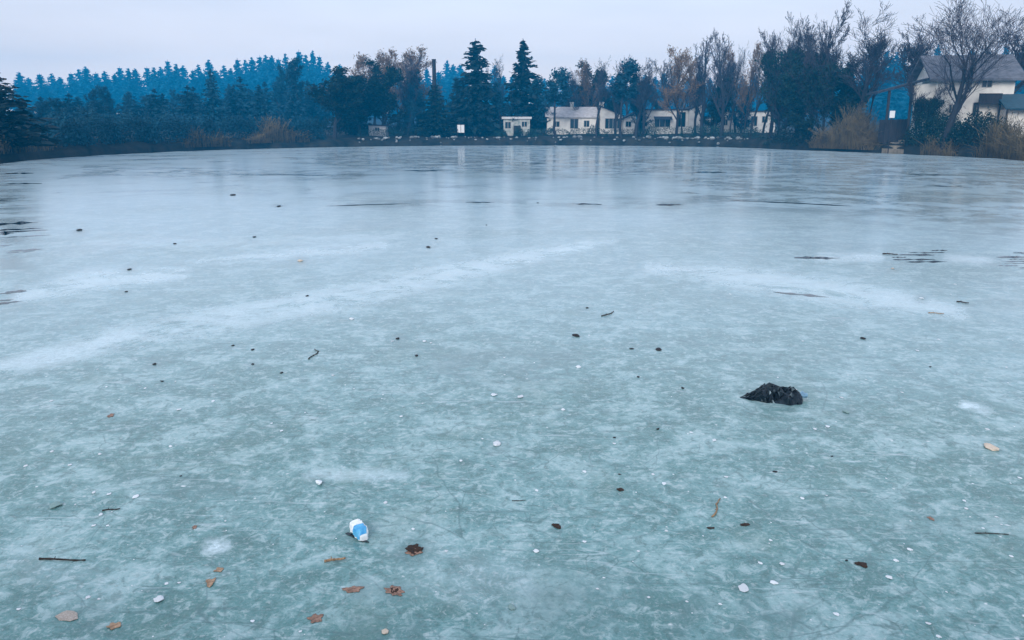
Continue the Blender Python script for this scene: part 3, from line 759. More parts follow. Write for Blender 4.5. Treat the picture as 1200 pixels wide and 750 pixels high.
reeds("reed_clump", 962, 1036, 5.2, 1.5, 4, "large clump of tall dry brown reeds at the water right of the dark tree clump", n=1500)
bush("shrub", -40, 55, 2.4, 1.5, 3, M['brush'], "low brown shrub on the left shore under the large fir", "shrub", n=1600, card=.22, seed=3)
reeds("reed_clump", -30, 50, 2.0, 2.2, 2, "sparse dry reeds in the brown shrub by the left edge", n=350)
reeds("reed_clump", 205, 262, 2.6, 2, 3, "low brown reeds at the foot of the dark woodland, left of the two", n=600)
reeds("reed_clump", 285, 358, 3.6, 2, 3, "tan brown reeds below the woodland, ending at the rounded dark tree", n=900)
reeds("reed_clump", 1160, 1225, 4.0, 1.0, 3, "dry brown grass clump at the right edge below the chalet", n=900)
reeds("reed_clump", 1085, 1130, 2.4, .8, 2, "short dry reeds under the leaning bare tree", n=350)
for i, (u0, u1, h) in enumerate([(48, 94, 4.6), (86, 134, 5.2), (124, 176, 4.6), (166, 218, 5.4), (208, 258, 5.0), (248, 304, 4.8), (294, 348, 4.4), (338, 376, 5.0)]):
    bush("thicket", u0, u1, h, 3.5, 4, M['ivy_mid'], "dark blue thicket along the foot of the left shore woodland", "thicket", n=3600, card=.34, group="thickets along the left shore", seed=i)
for i, (u0, u1, h) in enumerate([(352, 422, 4.2), (412, 440, 3.2), (452, 500, 3.6), (508, 560, 3.4), (560, 588, 3.0)]):
    bush("thicket", u0, u1, h, 12, 4, M['ivy'], ("dark thicket at the foot of the rounded dark tree", "dark thicket left of the little white hut", "dark thicket under the tallest golden crown", "dark thicket behind the white two panel board", "dark thicket between the two tall spruces")[i], "thicket", n=3000, card=.32, seed=70 + i)
G3 = "clipped dark hedges between bungalows and stone edge"
for i, (u0, u1, h, of) in enumerate([(418, 470, 1.6, 5), (468, 520, 1.7, 5), (518, 566, 1.5, 5.5), (566, 592, 1.4, 5), (618, 668, 1.6, 5), (666, 712, 1.7, 5), (710, 760, 1.6, 5), (757, 800, 2.1, 5.5), (798, 846, 2.2, 5.5), (844, 902, 1.9, 5)]):
    bush("hedge", u0, u1, h, of, 1.8, M['hedge'], "dark green hedge between the far bungalows and the stone edge", "hedge", n=1400, card=.22, group=G3, boxy=.8, seed=i)
B = [("round dark bush before the windows of the long bungalow", 757, 770, 3.4, 8), ("dark bush before the right wing of the long bungalow", 812, 828, 3.0, 8),
     ("dark bush between long bungalow and small white gable", 832, 848, 3.2, 8), ("bush before the flat white house left of its middle", 874, 888, 2.6, 7), ("dark bush right of the pale roofed bungalow", 688, 703, 2.6, 8),
     ("dark bush at left corner of the pale roofed bungalow", 640, 652, 2.4, 7)]
for i, (lb, u0, u1, h, of) in enumerate(B):
    bush("bush", u0, u1, h, of, 2, M['hedge'], lb, "bush", n=500, card=.28, seed=40 + i)
bush("bush", 905, 965, 4.0, 2, 4, M['ivy'], "dark low bush under the big waterside tree clump", "bush", n=2200, card=.3, seed=50)
bush("bush", 1070, 1130, 5.2, 3, 4, M['ivy'], "dark bush hiding the chalet foot left of the leaning tree", "bush", n=5200, card=.30, seed=51)
bush("bush", 1122, 1176, 4.6, 2.5, 4, M['ivy'], "dark bush right of the leaning tree below the chalet balcony", "bush", n=4600, card=.30, seed=52)
bush("bush", 1080, 1100, 5.2, 6, 3, M['brush'], "brown leafless bush before the chalet left gable", "bush", n=900, card=.24, seed=53, ar=.25)
bush("bush", 1130, 1225, 3.4, 5, 3, M['brush'], "low brown brush along the right garden bank", "bush", n=4000, card=.24, seed=54, ar=.25)
bush("bush", 1055, 1088, 1.8, 4, 2, M['brush'], "low brown bush beside the sandy landing", "bush", n=700, card=.2, seed=55, ar=.3)

bush("bush", 602, 613, 2.6, 4.2, 1.5, M['hedge'], "dark bush before the middle of the small cabin under the right spruce", "bush", n=700, card=.26, seed=80)
bush("bush", 586, 594, 2.0, 4.2, 1.5, M['hedge'], "dark bush at the left corner of the small cabin under the right spruce", "bush", n=500, card=.26, seed=81)
bush("bush", 616, 630, 2.2, 4.4, 1.5, M['hedge'], "dark bush at the right corner of the small cabin under the right spruce", "bush", n=700, card=.26, seed=82)
bush("bush", 1096, 1124, 7.0, 5, 3, M['brush'], "tall brown leafless bush screening the middle of the chalet front", "bush", n=1500, card=.30, seed=83, ar=.2)
bush("bush", 1136, 1166, 4.6, 4, 3, M['brush'], "brown leafless bush screening the chalet front under its balcony", "bush", n=1500, card=.28, seed=84, ar=.2)
# pale stones along the far shore
def rock_mesh(seed, sub=2, squash=.6, rough=.35, name="rock"):
    bm = bmesh.new(); bmesh.ops.create_icosphere(bm, subdivisions=sub, radius=.5)
    for v in bm.verts:
        k = 1 + rough * mnoise.noise(v.co * 2.2 + Vector((seed * 7.1, 0, 0))) + rough * .4 * mnoise.noise(v.co * 6 + Vector((0, seed, 0)))
        v.co = Vector((v.co.x * k, v.co.y * k, v.co.z * k * squash))
    me = bpy.data.meshes.new(name); bm.to_mesh(me); bm.free(); return me
ROCKS = [rock_mesh(i, 2, .75) for i in range(6)]
for me in ROCKS: me.materials.append(M['rock'])
def shore_rock(u, off, s):
    o = bpy.data.objects.new("rock", ROCKS[rnd.randrange(6)]); COL.objects.link(o)
    p = shore_pt(u, off); o.location = (p.x, p.y, p.z + s * .22); o.scale = (s * rnd.uniform(.8, 1.3), s, s * rnd.uniform(.8, 1.1)); o.rotation_euler = (0, 0, rnd.uniform(0, 6))
    tag(o, "pale rock in the row of stones lining the far shore", "rock", "pale rocks lining the far shore")
for u0, u1, st in ((421, 470, 3.4), (480, 535, 3.4), (545, 562, 3.6), (566, 590, 5), (592, 640, 5.5), (648, 755, 7), (760, 832, 2.7), (836, 878, 3.6)):
    u = u0
    while u < u1:
        shore_rock(u + rnd.uniform(-.8, .8), rnd.uniform(1.4, 3.2), rnd.choice((.3, .4, .5, .6, .9))); u += st * rnd.choice((.5, .8, 1, 1.2, 2.6))
for u in np.arange(425, 880, 16):
    shore_rock(u + rnd.uniform(-9, 9), rnd.uniform(.2, 1.3), rnd.uniform(.25, .6))

# ------------------------------------------------------------------ buildings
def house_root(name, u0, u1, Y, label, cat="house", zb=None):
    p0, p1 = at(u0, 150, Y), at(u1, 150, Y)
    z = terr((p0.x + p1.x) / 2, Y) - .15 if zb is None else zb
    return empty(name, ((p0.x + p1.x) / 2, Y, z), 0, label, cat), p1.x - p0.x
def on_front(root, u, v, dy=0.0):
    rz = root.rotation_euler.z; nx, ny = -math.sin(rz), math.cos(rz); P = root.location; d = ray(u, v)
    t = (P.x * nx + P.y * ny + dy) / (d[0] * nx + d[1] * ny)
    return ((d[0] * t - P.x) * ny - (d[1] * t - P.y) * nx, CAM_H + d[2] * t - P.z)
def mid_u(root): return 600 + F_PX * root.location.x / (root.location.y * CP)
def lx(root, u, v): return on_front(root, u, v)[0]
def lz(root, v, dy=0): return on_front(root, mid_u(root), v, dy)[1]
def window(root, u0, u1, v0, v1, y=0.0, mull=1, name="window"):
    x0, x1 = lx(root, u0, v0), lx(root, u1, v0); z1, z0 = lz(root, v0), lz(root, v1)
    z0 = max(z0, .05); f = .08
    mb = MB(); mb.box(x0, x0 + f, y - .06, y - .003, z0, z1); mb.box(x1 - f, x1, y - .06, y - .003, z0, z1)
    mb.box(x0 + f, x1 - f, y - .06, y - .003, z1 - f, z1); mb.box(x0 + f, x1 - f, y - .06, y - .003, z0, z0 + f)
    for k in range(mull):
        xm = x0 + (x1 - x0) * (k + 1) / (mull + 1); mb.box(xm - .03, xm + .03, y - .055, y - .003, z0 + f, z1 - f)
    fr = mb.build(name, M['frame'], root)
    gl = MB(); gl.box(x0 + f, x1 - f, y - .025, y - .008, z0 + f, z1 - f); gl.build("pane", M['glass'], fr)
    return fr
def chimney(root, u, v0, v1, wpx, y, m=None):
    x = lx(root, u, v0); w = wpx * pxm(root.location.y) / 2
    mb = MB(); mb.box(x - w, x + w, y - w, y + w, lz(root, v1), lz(root, v0)); mb.box(x - w * 1.25, x + w * 1.25, y - w * 1.25, y + w * 1.25, lz(root, v0), lz(root, v0) + .15)
    return mb.build("chimney", m or M['wall'], root)
def gable_x(root, w, dep, ze, zr, mw, mr_, oh=.4, th=.22):
    """ridge along x; front wall at y=0"""
    mb = MB(); mb.prism_x([(0, 0), (dep, 0), (dep, ze), (dep / 2, zr - .05), (0, ze)], -w / 2, w / 2); mb.build("wall", mw, root)
    k = (zr - ze) / (dep / 2); mr2 = MB()
    mr2.prism_x([(-oh, ze - k * oh), (dep / 2, zr), (dep + oh, ze - k * oh), (dep + oh, ze - k * oh + th), (dep / 2, zr + th), (-oh, ze - k * oh + th)], -w / 2 - oh, w / 2 + oh)
    return mr2.build("roof", mr_, root)
def shed(root, x0, x1, zl, zr, dep, mw, mr_, oh=.35, th=.2, y0=0.0, names=("wall", "roof")):
    mb = MB(); mb.prism([(x0, 0), (x1, 0), (x1, zr), (x0, zl)], y0, y0 + dep); mb.build(names[0], mw, root)
    k = (zr - zl) / (x1 - x0); r_ = MB()
    r_.prism([(x0 - oh, zl - k * oh + .003), (x1 + oh, zr + k * oh + .003), (x1 + oh, zr + k * oh + th), (x0 - oh, zl - k * oh + th)], y0 - oh, y0 + dep + oh)
    r_.build(names[1], mr_, root)

Yh = shore_pt(700, 0).y + 13
# A pale roofed bungalow
h, w_ = house_root("bungalow", 641, 699, Yh, "white bungalow with pale sloping roof and small chimney behind thin trunks")
gable_x(h, w_, 8, lz(h, 137), lz(h, 126.5, 4), M['wall'], M['roof_pale'])
window(h, 668, 678, 139, 151, 0, 1); window(h, 648, 656, 142, 149, 0, 1); window(h, 684, 691, 141, 149, 0, 1)
chimney(h, 671.5, 120, 130, 4, 3.2)
# B white gable with chimney
h, w_ = house_root("house", 703, 729, Yh + 1, "white house with roof sloping to the right, chimney and wide dark window")
shed(h, -w_ / 2, w_ / 2, lz(h, 125), lz(h, 135.5), 7, M['wall'], M['roof'])
window(h, 709, 728, 138.5, 151, 0, 3); chimney(h, 706.5, 120, 127, 5, 3)
# C small shed
h, w_ = house_root("garden_house", 731, 745, Yh - 1, "small white garden house with roof slanting up to the right", "garden house")
shed(h, -w_ / 2, w_ / 2, lz(h, 139), lz(h, 132), 5, M['wall'], M['roof'])
window(h, 733, 740, 142, 149)
# D long bungalow with wing
h, w_ = house_root("bungalow", 758, 806, Yh - 1, "long white bungalow with flat dark roof and raised right wing")
shed(h, -w_ / 2, w_ / 2, lz(h, 129), lz(h, 128.7), 9, M['wall'], M['roof'])
x0, x1 = w_ / 2 + .02, lx(h, 824, 130)
shed(h, x0, x1, lz(h, 128.5), lz(h, 121.5), 9, M['wall'], M['roof'], y0=-.6, names=("wing_wall", "wing_roof"), oh=.3)
window(h, 767, 786, 137, 149, 0, 2); window(h, 793, 804, 131, 149, 0, 1)
aw = MB(); a0, a1 = lx(h, 766, 137), lx(h, 787, 137); za = lz(h, 137)
aw.add([(a0, -.07, za + .1), (a1, -.07, za + .1), (a1, -1.3, za - .5), (a0, -1.3, za - .5), (a0, -.07, za + .02), (a1, -.07, za + .02), (a1, -1.3, za - .58), (a0, -1.3, za - .58)],
       [(0, 3, 2, 1), (4, 5, 6, 7), (0, 1, 5, 4), (1, 2, 6, 5), (2, 3, 7, 6), (3, 0, 4, 7)])
aw.build("awning", M['roof'], h)
# E small annex and gable
h, w_ = house_root("garden_house", 830, 839, Yh + 3, "tiny flat white annex half hidden between dark trees", "garden house")
shed(h, -w_ / 2, w_ / 2, lz(h, 138), lz(h, 138), 4, M['wall_grey'], M['roof']); window(h, 832, 836, 141, 147)
h, w_ = house_root("house", 844, 857, Yh + 5, "narrow white house with steep pointed gable between dark tree trunks")
mb = MB(); za, zp = lz(h, 138), lz(h, 124.5); mb.prism([(-w_ / 2, 0), (w_ / 2, 0), (w_ / 2, za), (0, zp), (-w_ / 2, za)], 0, 8); mb.build("wall", M['wall'], h)
mb = MB(); mb.prism([(-w_ / 2 - .4, za - .6), (0, zp + .003), (w_ / 2 + .4, za - .6), (w_ / 2 + .4, za - .35), (0, zp + .28), (-w_ / 2 - .4, za - .35)], -.35, 8.3); mb.build("roof", M['roof'], h)
window(h, 848, 853, 140, 147)
# F flat house
h, w_ = house_root("bungalow", 864, 908, Yh - 2, "flat roofed white bungalow behind open bare tree, left of dark clump")
shed(h, -w_ / 2, w_ / 2, lz(h, 131), lz(h, 130.5), 8, M['wall'], M['roof'])
window(h, 880, 888, 136, 148, 0, 1); window(h, 893, 900, 136, 144, 0, 1)
# kiosk behind the spruce
h, w_ = house_root("cabin", 590, 621, shore_pt(605, 0).y + 5.3, "small flat roofed white cabin under the right tall spruce", "cabin")
shed(h, -w_ / 2, w_ / 2, lz(h, 139.5), lz(h, 139.5), 4, M['wall_cabin'], M['wall_grey'], th=.45)
window(h, 591.5, 599, 142.5, 151, 0, 1); window(h, 611, 618, 142, 149, 0, 1)
mb = MB(); xx = lx(h, 606, 140); mb.box(xx - .75, xx + .75, -.05, -.003, 0.02, 2.2); dr = mb.build("door", M['wood'], h)
mb = MB(); mb.box(xx + .5, xx + .6, -.1, -.051, 1.0, 1.12); mb.build("handle", M['frame'], dr)
# white huts among the left trees
for (u0, u1, v, lb) in ((432, 452, 147, "little white hut glimpsed under the golden brown trees"), (498, 507, 147.5, "little white hut left of the stub topped conifer foot"), (521, 527, 146.5, "narrow white hut right of the stub topped conifer foot")):
    h, w_ = house_root("hut", u0, u1, shore_pt(u0, 0).y + 9, lb, "hut")
    shed(h, -w_ / 2, w_ / 2, lz(h, v), lz(h, v + .6), 3, M['wall_grey'], M['roof']); window(h, u0 + (u1 - u0) * .35, u0 + (u1 - u0) * .65, v + 2, v + 7)
# sign board
p = shore_pt(540, 3.2)
sg = empty("sign_board", p, 0, "small white two panel board on posts before the left tall spruce", "sign")
k = pxm(p.y); zz = at(540, 146.3, p.y).z - p.z; z0 = at(540, 155.5, p.y).z - p.z
for s_ in (-1, 1):
    mb = MB(); mb.box(s_ * 4.2 * k - .05, s_ * 4.2 * k + .05, .03, .13, -.3, zz + .05); mb.build("post", M['wood'], sg)
    mb = MB(); mb.box(min(s_ * .25 * k, s_ * 4 * k), max(s_ * .25 * k, s_ * 4 * k), -.04, .027, z0, zz); mb.build("panel", M['sign'], sg)

# chalet on the right
Yc = 104.0
h, w_ = house_root("chalet", 1096, 1192, Yc, "large two storey white chalet with grey roof and lean to carport", "house")
h.rotation_euler.z = R(-12)
xa_, xb_ = lx(h, 1096, 110), lx(h, 1188, 110); w_ = xb_ - xa_
h.location.x += (xa_ + xb_) / 2 * math.cos(R(12)); h.location.y -= (xa_ + xb_) / 2 * math.sin(R(12))
bpy.context.view_layer.update()
ze, zr = lz(h, 90), lz(h, 67, 5)
roof = gable_x(h, w_, 10, ze, zr, M['wall'], M['roof_grey'], oh=1.0, th=.28)
window(h, 1151, 1164, 92, 103, 0, 1); window(h, 1112, 1119, 98, 107, 0, 1); window(h, 1131, 1138, 97, 106, 0, 1)
window(h, 1112, 1120, 122, 133, 0, 1); window(h, 1140, 1146, 120, 136, 0, 0, "door")
# balcony
bx0, bx1 = lx(h, 1143, 110), lx(h, 1170, 110)
mb = MB(); mb.box(bx0, bx1, -1.5, -.003, lz(h, 122), lz(h, 122) + .18)
bal = mb.build("balcony", M['wood'], h)
mb = MB(); zz = lz(h, 122) + .18
mb.box(bx0, bx1, -1.5, -1.42, zz + .95, zz + 1.05)
for i in range(24):
    xx = bx0 + .06 + (bx1 - bx0 - .12) * i / 23; mb.box(xx - .05, xx + .05, -1.48, -1.44, zz + .002, zz + .948)
mb.build("railing", M['wood'], bal)
for xx in (bx0 + .1, bx1 - .1):
    mb = MB(); mb.box(xx - .09, xx + .09, -1.45, -1.27, .0, lz(h, 122) - .003); mb.build("post", M['wood'], bal)
# right canopy
cx0, cx1 = lx(h, 1166, 115), lx(h, 1215, 115)
mb = MB(); mb.prism_x([(-4.0, lz(h, 129)), (-.06, lz(h, 112)), (-.06, lz(h, 112) + .15), (-4.0, lz(h, 129) + .15)], cx0, cx1); mb.build("canopy", M['canopy'], h)
for xx in (cx0 + .3, cx1 - .3):
    mb = MB(); mb.box(xx - .1, xx + .1, -3.9, -3.7, 0, lz(h, 129)); mb.build("post", M['wood'], h)
mb = MB(); mb.box(lx(h, 1170, 130), lx(h, 1215, 130), -2.6, -.4, -.3, lz(h, 129)); mb.build("annex", M['wall'], h)
# carport lean-to on the left
l0, l1 = lx(h, 1028, 108), -w_ / 2 - 1.02
za, zb_ = lz(h, 109), lz(h, 90.5)
mb = MB(); mb.prism([(l0, za), (l1 + 1.0, zb_ - .05), (l1 + 1.0, zb_ + .2), (l0, za + .25)], -.4, 6.5); cp = mb.build("carport_roof", M['roof'], h)
for u_ in (1041, 1067):
    mb = MB(); xx = lx(h, u_, 120); zt = za + (zb_ - za) * (xx - l0) / (l1 + 1 - l0) - .03; mb.box(xx - .14, xx + .14, -.2, .08, -.6, zt); mb.build("post", M['wood'], h)
mb = MB(); xa, xb = lx(h, 1043, 120), lx(h, 1078, 120)
mb.prism([(xa, -.5), (xb, -.5), (xb, lz(h, 139)), (xa, lz(h, 140))], 4.6, 4.75); mb.build("carport_wall", M['wood'], h)
mb = MB(); mb.prism([(lx(h, 1067, 100) + .2, lz(h, 122)), (-w_ / 2 - .01, lz(h, 122)), (-w_ / 2 - .01, lz(h, 96)), (lx(h, 1067, 100) + .2, lz(h, 100))], .2, .35); mb.build("gable_panel", M['wall'], h)
# small sign on carport post
p = at(1045.5, 134, Yc - .6)
sg = empty("notice_board", (p.x, p.y, terr(p.x, p.y)), 0, "small white board on a post at the carport corner", "sign")
k = pxm(Yc); zt = p.z - sg.location.z
mb = MB(); mb.box(-.05, .05, 0, .1, -.2, zt + .3); mb.build("post", M['wood'], sg)
mb = MB(); mb.box(-3 * k, 3 * k, -.05, -.003, zt - 4 * k, zt + 4 * k); mb.build("panel", M['sign'], sg)

# sandy landing with steps
mb = MB()
for i, (of, zz) in enumerate(((.1, .35), (1.6, .75), (3.2, 1.15), (4.8, 1.45))):
    a, b_ = shore_pt(1036 + i * 2, of), shore_pt(1062 + i * 1, of); c, d = shore_pt(1036 + i * 2, of + 1.62), shore_pt(1062 + i, of + 1.62)
    vs = [(a.x, a.y, zz), (b_.x, b_.y, zz), (d.x, d.y, zz + .02), (c.x, c.y, zz + .02)]
    mb.add(vs + [(x, y, -.4) for x, y, _ in vs], [(0, 1, 2, 3), (0, 4, 5, 1), (1, 5, 6, 2), (2, 6, 7, 3), (3, 7, 4, 0)])
tag(mb.build("path", M['sand']), kind='structure')

# ------------------------------------------------------------------ litter on the ice
CONTACT_HALO = []
def stick(u0, v0, u1, v1, r, m, label, bend=.04, name="stick", cat="stick", z=None):
    a, b_ = gnd(u0, v0), gnd(u1, v1); L_ = (b_ - a).length; n = 9
    d = (b_ - a).normalized(); s = Vector((-d.y, d.x, 0)); pts = []
    for i in range(n + 1):
        f = i / n; pts.append(d * (L_ * (f - .5)) + s * bend * L_ * (math.sin(f * 5 + u0) * .5 + .4 * mnoise.noise(Vector((f * 7, u0, 0)))) + Vector((0, 0, r * (1 + .5 * abs(math.sin(f * 4))))))
    rr = [r * (1.05 - .35 * i / n + .18 * math.sin(i * 2.7 + u0)) for i in range(n + 1)]
    mb = MB(); k = 7
    vs = []; 
    for p, q in zip(pts, rr):
        for j in range(k):
            a_ = 6.283 * j / k; vs.append(tuple(p + s * math.cos(a_) * q + Vector((0, 0, math.sin(a_) * q))))
    f = [(i * k + j, i * k + (j + 1) % k, (i + 1) * k + (j + 1) % k, (i + 1) * k + j) for i in range(n) for j in range(k)]
    f += [tuple(range(k - 1, -1, -1)), tuple(range(n * k, n * k + k))]
    mb.add(vs, f)
    # a side knot
    p = pts[3]; mb.tubes([tuple(p)], [tuple(p + s * r * 2.2 + Vector((0, 0, r * 1.6)))], [r * .6], [r * .3], 5)
    o = mb.build(name, m, smooth=True); c = (a + b_) / 2; o.location = (c.x, c.y, z or 0)
    return tag(o, label, cat)
def leaf(u, v, wpx, hpx, m, label, rz=0, curl=.35, lobes=5, cat="leaf", name="leaf"):
    CONTACT_HALO.append((u, v, wpx))
    p = gnd(u, v); sx = wpx * (gnd(u + 1, v) - p).length / 2; sy = hpx * (gnd(u, v - 1) - p).length / 2
    n, rings = 36, 5; vs = [(0, 0, .3)]; f = []
    for j in range(1, rings + 1):
        for i in range(n):
            a_ = 6.283 * i / n
            rr = j / rings * (1 - .30 * abs(math.sin(a_ * lobes / 2 + u)) ** 1.5 + .04 * (-1) ** i + .30 * mnoise.noise(Vector((math.cos(a_) * 1.3, math.sin(a_) * 1.3, u))) + .12 * mnoise.noise(Vector((a_ * 2, u, v))))
            x, y = rr * math.cos(a_), rr * math.sin(a_)
            z = .3 + curl * 1.6 * (x * x * (.5 + .4 * math.sin(u)) - y * y * .2) + .25 * mnoise.noise(Vector((x * 3, y * 3, u)))
            vs.append((x, y, z))
    f += [(0, 1 + i, 1 + (i + 1) % n) for i in range(n)]
    for j in range(rings - 1):
        f += [(1 + j * n + i, 1 + (j + 1) * n + i, 1 + (j + 1) * n + (i + 1) % n, 1 + j * n + (i + 1) % n) for i in range(n)]
    hs = min(sx, sy) * .38
    zmin = min(q[2] for q in vs)
    mb = MB(); mb.add([(x * sx, y * sy, (z - zmin) * hs + .002) for x, y, z in vs], f)
    o = mb.build(name, m, smooth=True); o.location = p; o.rotation_euler = (0, 0, rz)
    md = o.modifiers.new("thick", 'SOLIDIFY'); md.thickness = .0015
    return tag(o, label, cat)
CHIPS = [rock_mesh(20 + i, 2, .45, .55, "ice_chip") for i in range(5)]
def lump(u, v, wpx, hpx, m, label, cat="stone", name="stone", group=None, seed=0, tall=.5, own=True):
    if own and v > 240: CONTACT_HALO.append((u, v, wpx))
    wpx *= .85; hpx *= .85
    p = gnd(u, v); s = wpx * (gnd(u + 1, v) - p).length; d = min(hpx * (gnd(u, v - 1) - p).length, s * 1.6)
    me = CHIPS[(seed + int(u)) % 5].copy() if own else CHIPS[(seed + int(u)) % 5]
    if own: me.materials.clear(); me.materials.append(m); me.name = name
    o = bpy.data.objects.new(name, me); COL.objects.link(o)
    o.scale = (s, d, s * tall * 2); o.location = (p.x, p.y, s * tall * .36); o.rotation_euler = (0, 0, rnd.uniform(-.4, .4))
    return tag(o, label, cat, group)

stick(46, 656, 100, 658, .0075, M['stick'], "long dark straight stick lying at the lower left", .015)
stick(120, 599, 141, 597, .0060, M['stick'], "short dark stick above the long dark stick", .03)
stick(1142, 625, 1182, 627, .0045, M['stick'], "thin dark twig near the right edge", .03, "twig", "twig")
stick(833, 606, 846, 586, .0070, M['stick_tan'], "bent reddish brown twig pointing away from the viewer", .12, "twig", "twig")
stick(380, 659, 405, 656, .0095, M['stick_tan'], "short tan stick with split bark below the crumpled bottle", .03)
stick(1034, 298, 1052, 299, .016, M['stick'], "dark branch piece beside the right meltwater patch", .04, "branch", "branch")
stick(706, 371, 720, 366, .010, M['stick'], "thin dark twig right of the small round black stone", .1, "twig", "twig")
stick(1121, 354, 1135, 356, .012, M['stick'], "short dark twig on the ice far right", .05, "twig", "twig")
stick(1088, 367, 1106, 368, .008, M['stick_tan'], "faint reddish twig left below the far right dark twig", .05, "twig", "twig")
stick(366, 421, 370, 410, .008, M['stick'], "tiny dark twig standing along the depth left of centre", .2, "twig", "twig")
stick(600, 587, 616, 587, .0035, M['stick'], "hair thin dark twig above the curled dark leaf", .12, "twig", "twig")

leaf(485, 644, 20, 13, M['leaf_dark'], "dark rotten leaf with reddish rim right of the tan stick", .3, .5)
leaf(486, 647, 24, 10, M['leaf_red'], "flat reddish leaf pressed under the dark rotten leaf", .5, .05)
leaf(462, 693, 20, 16, M['leaf_red'], "lobed brown leaf with dark ribs, lowest on centre left", 1.0, .2, 7)
leaf(462, 692, 10, 9, M['leaf_dark'], "small dark leaf scrap on top of the lobed brown leaf", .2, .5)
leaf(414, 691, 24, 9, M['leaf_red'], "flat pinkish brown leaf left of the lobed brown leaf", .2, .08)
leaf(370, 725, 19, 12, M['leaf_red'], "reddish brown leaf near the bottom left of centre", .4, .2)
leaf(247, 683, 12, 11, M['leaf_tan'], "round tan leaf with dark edge right of the long stick", .1, .5, 3)
leaf(257, 668, 12, 6, M['leaf_tan'], "faint tan leaf scrap just above the round tan leaf", .3, .1, 4)
leaf(134, 734, 16, 9, M['leaf_tan'], "greyish brown leaf right of the big cream slab at the bottom left", .6, .25)
leaf(652, 617, 12, 7, M['leaf_dark'], "curled dark brown leaf alone right of centre", .6, .7, 2)
leaf(1010, 662, 16, 7, M['leaf_dark'], "dark brown folded leaf at the lower right", -.4, .6, 3)
leaf(228, 618, 6, 5, M['leaf_red'], "tiny orange brown leaf scrap above the white frost spot", .2, .3)
leaf(130, 487, 7, 5, M['leaf_red'], "tiny brown leaf on the left middle of the ice", .2, .4)
leaf(1091, 608, 7, 5, M['leaf_red'], "tiny reddish leaf scrap left above the thin right twig", .2, .3)
leaf(873, 615, 13, 4, M['leaf_dark'], "thin dark leaf flake right of the bent reddish twig", .1, .2, 2)
leaf(833, 619, 10, 3, M['leaf_dark'], "thin dark leaf flake just below the bent reddish twig", .1, .2, 2)
leaf(727, 574, 11, 4, M['leaf_dark'], "thin dark leaf flake in the middle right of the ice", .1, .2, 2)

lump(80, 722, 30, 12, M['slab'], "big flat tan and cream slab at the bottom left", seed=2, tall=.08, name="slab", cat="slab")
lump(186, 703, 13, 8, M['chip'], "round white ice lump between cream slab and round tan leaf", "ice lump", "ice_lump", tall=.35)
lump(374, 567, 8, 12, M['chip'], "upright white ice shard above the crumpled bottle", "ice shard", "ice_shard", tall=.75)
lump(582, 521, 11, 8, M['chip'], "white ice shard alone near the middle of the ice", "ice shard", "ice_shard", tall=.5, seed=1)
lump(66, 593, 12, 9, M['stone_green'], "greenish grey lump left of the short dark stick", seed=3, tall=.4)
lump(1161, 525, 15, 9, M['stone_cream'], "cream coloured lump near the right edge below the black bag", seed=1, tall=.35)
lump(600, 712, 9, 9, M['stone_green'], "greenish white pebble at the bottom centre", seed=2, tall=.45, name="pebble", cat="pebble")
lump(451, 741, 10, 7, M['stone_cream'], "cream pebble at the very bottom left of centre", seed=2, tall=.45, name="pebble", cat="pebble")
lump(871, 689, 13, 12, M['chip'], "pale round frosted lump at the lower right of centre", "ice lump", "ice_lump", tall=.12)
for (u, v, w_, h_, mm, lb) in [
    (93, 270, 7, 5, 'stone_dark', "blocky black stone right of the left meltwater streaks"),
    (273, 229, 7, 2.6, 'stone_dark', "flat dark stone far out on the left ice"),
    (327, 242, 5, 2, 'stone_dark', "tiny dark stone far out right of the flat dark stone"),
    (298, 278, 5, 3, 'stone_dark', "small dark stone on the left half, above the cream pebble"),
    (152, 316, 5, 3, 'stone_dark', "small dark stone below the blocky black stone"),
    (148, 342, 4, 2.4, 'stone_dark', "tiny dark stone below the frost streak at left"),
    (352, 306, 7, 4, 'stone_cream', "cream pebble far out left of centre"),
    (502, 290, 6, 4, 'stone_dark', "small black stone by the upper edge of the long frost streak"),
    (511, 280, 4, 2, 'stone_dark', "speck sized dark stone behind the small black stone"),
    (688, 361, 4, 4, 'stone_dark', "small round black stone left of the thin dark twig"),
    (675, 394, 9, 5, 'stone_dark', "wedge shaped black stone at the centre of the ice"),
    (772, 410, 8, 4, 'stone_dark', "oblong black stone right of the wedge shaped stone"),
    (412, 374, 6, 5, 'chip', "white chip under the long frost streak"),
    (1080, 350, 5, 5, 'chip', "white chip left of the far right dark twig"),
    (1046, 315, 4, 5, 'stone_cream', "cream pebble below the right meltwater patch"),
    (273, 405, 4, 3, 'stone_dark', "tiny dark stone below the frost streak left of centre"),
    (296, 427, 4, 4, 'stone_dark', "tiny dark stone left of the tiny standing twig"),
    (181, 427, 5, 4, 'stone_dark', "tiny dark stone in the left middle of the ice"),
    (1011, 397, 6, 3, 'stone_dark', "small dark stone between the black bag and the far right twig"),
    (991, 483, 7, 4, 'stone_green', "greenish stone right of the black bag"),
    (630, 238, 3, 2.5, 'stone_dark', "speck sized dark stone far out in the centre"),
    (466, 397, 5, 3, 'stone_dark', "tiny dark stone beside the long frost streak at centre")]:
    lump(u, v, w_, h_, M[mm], lb, "stone" if mm != 'chip' else "ice chip", "stone" if mm != 'chip' else "ice_chip", tall=.38)
for me in CHIPS: me.materials.append(M['chip'])
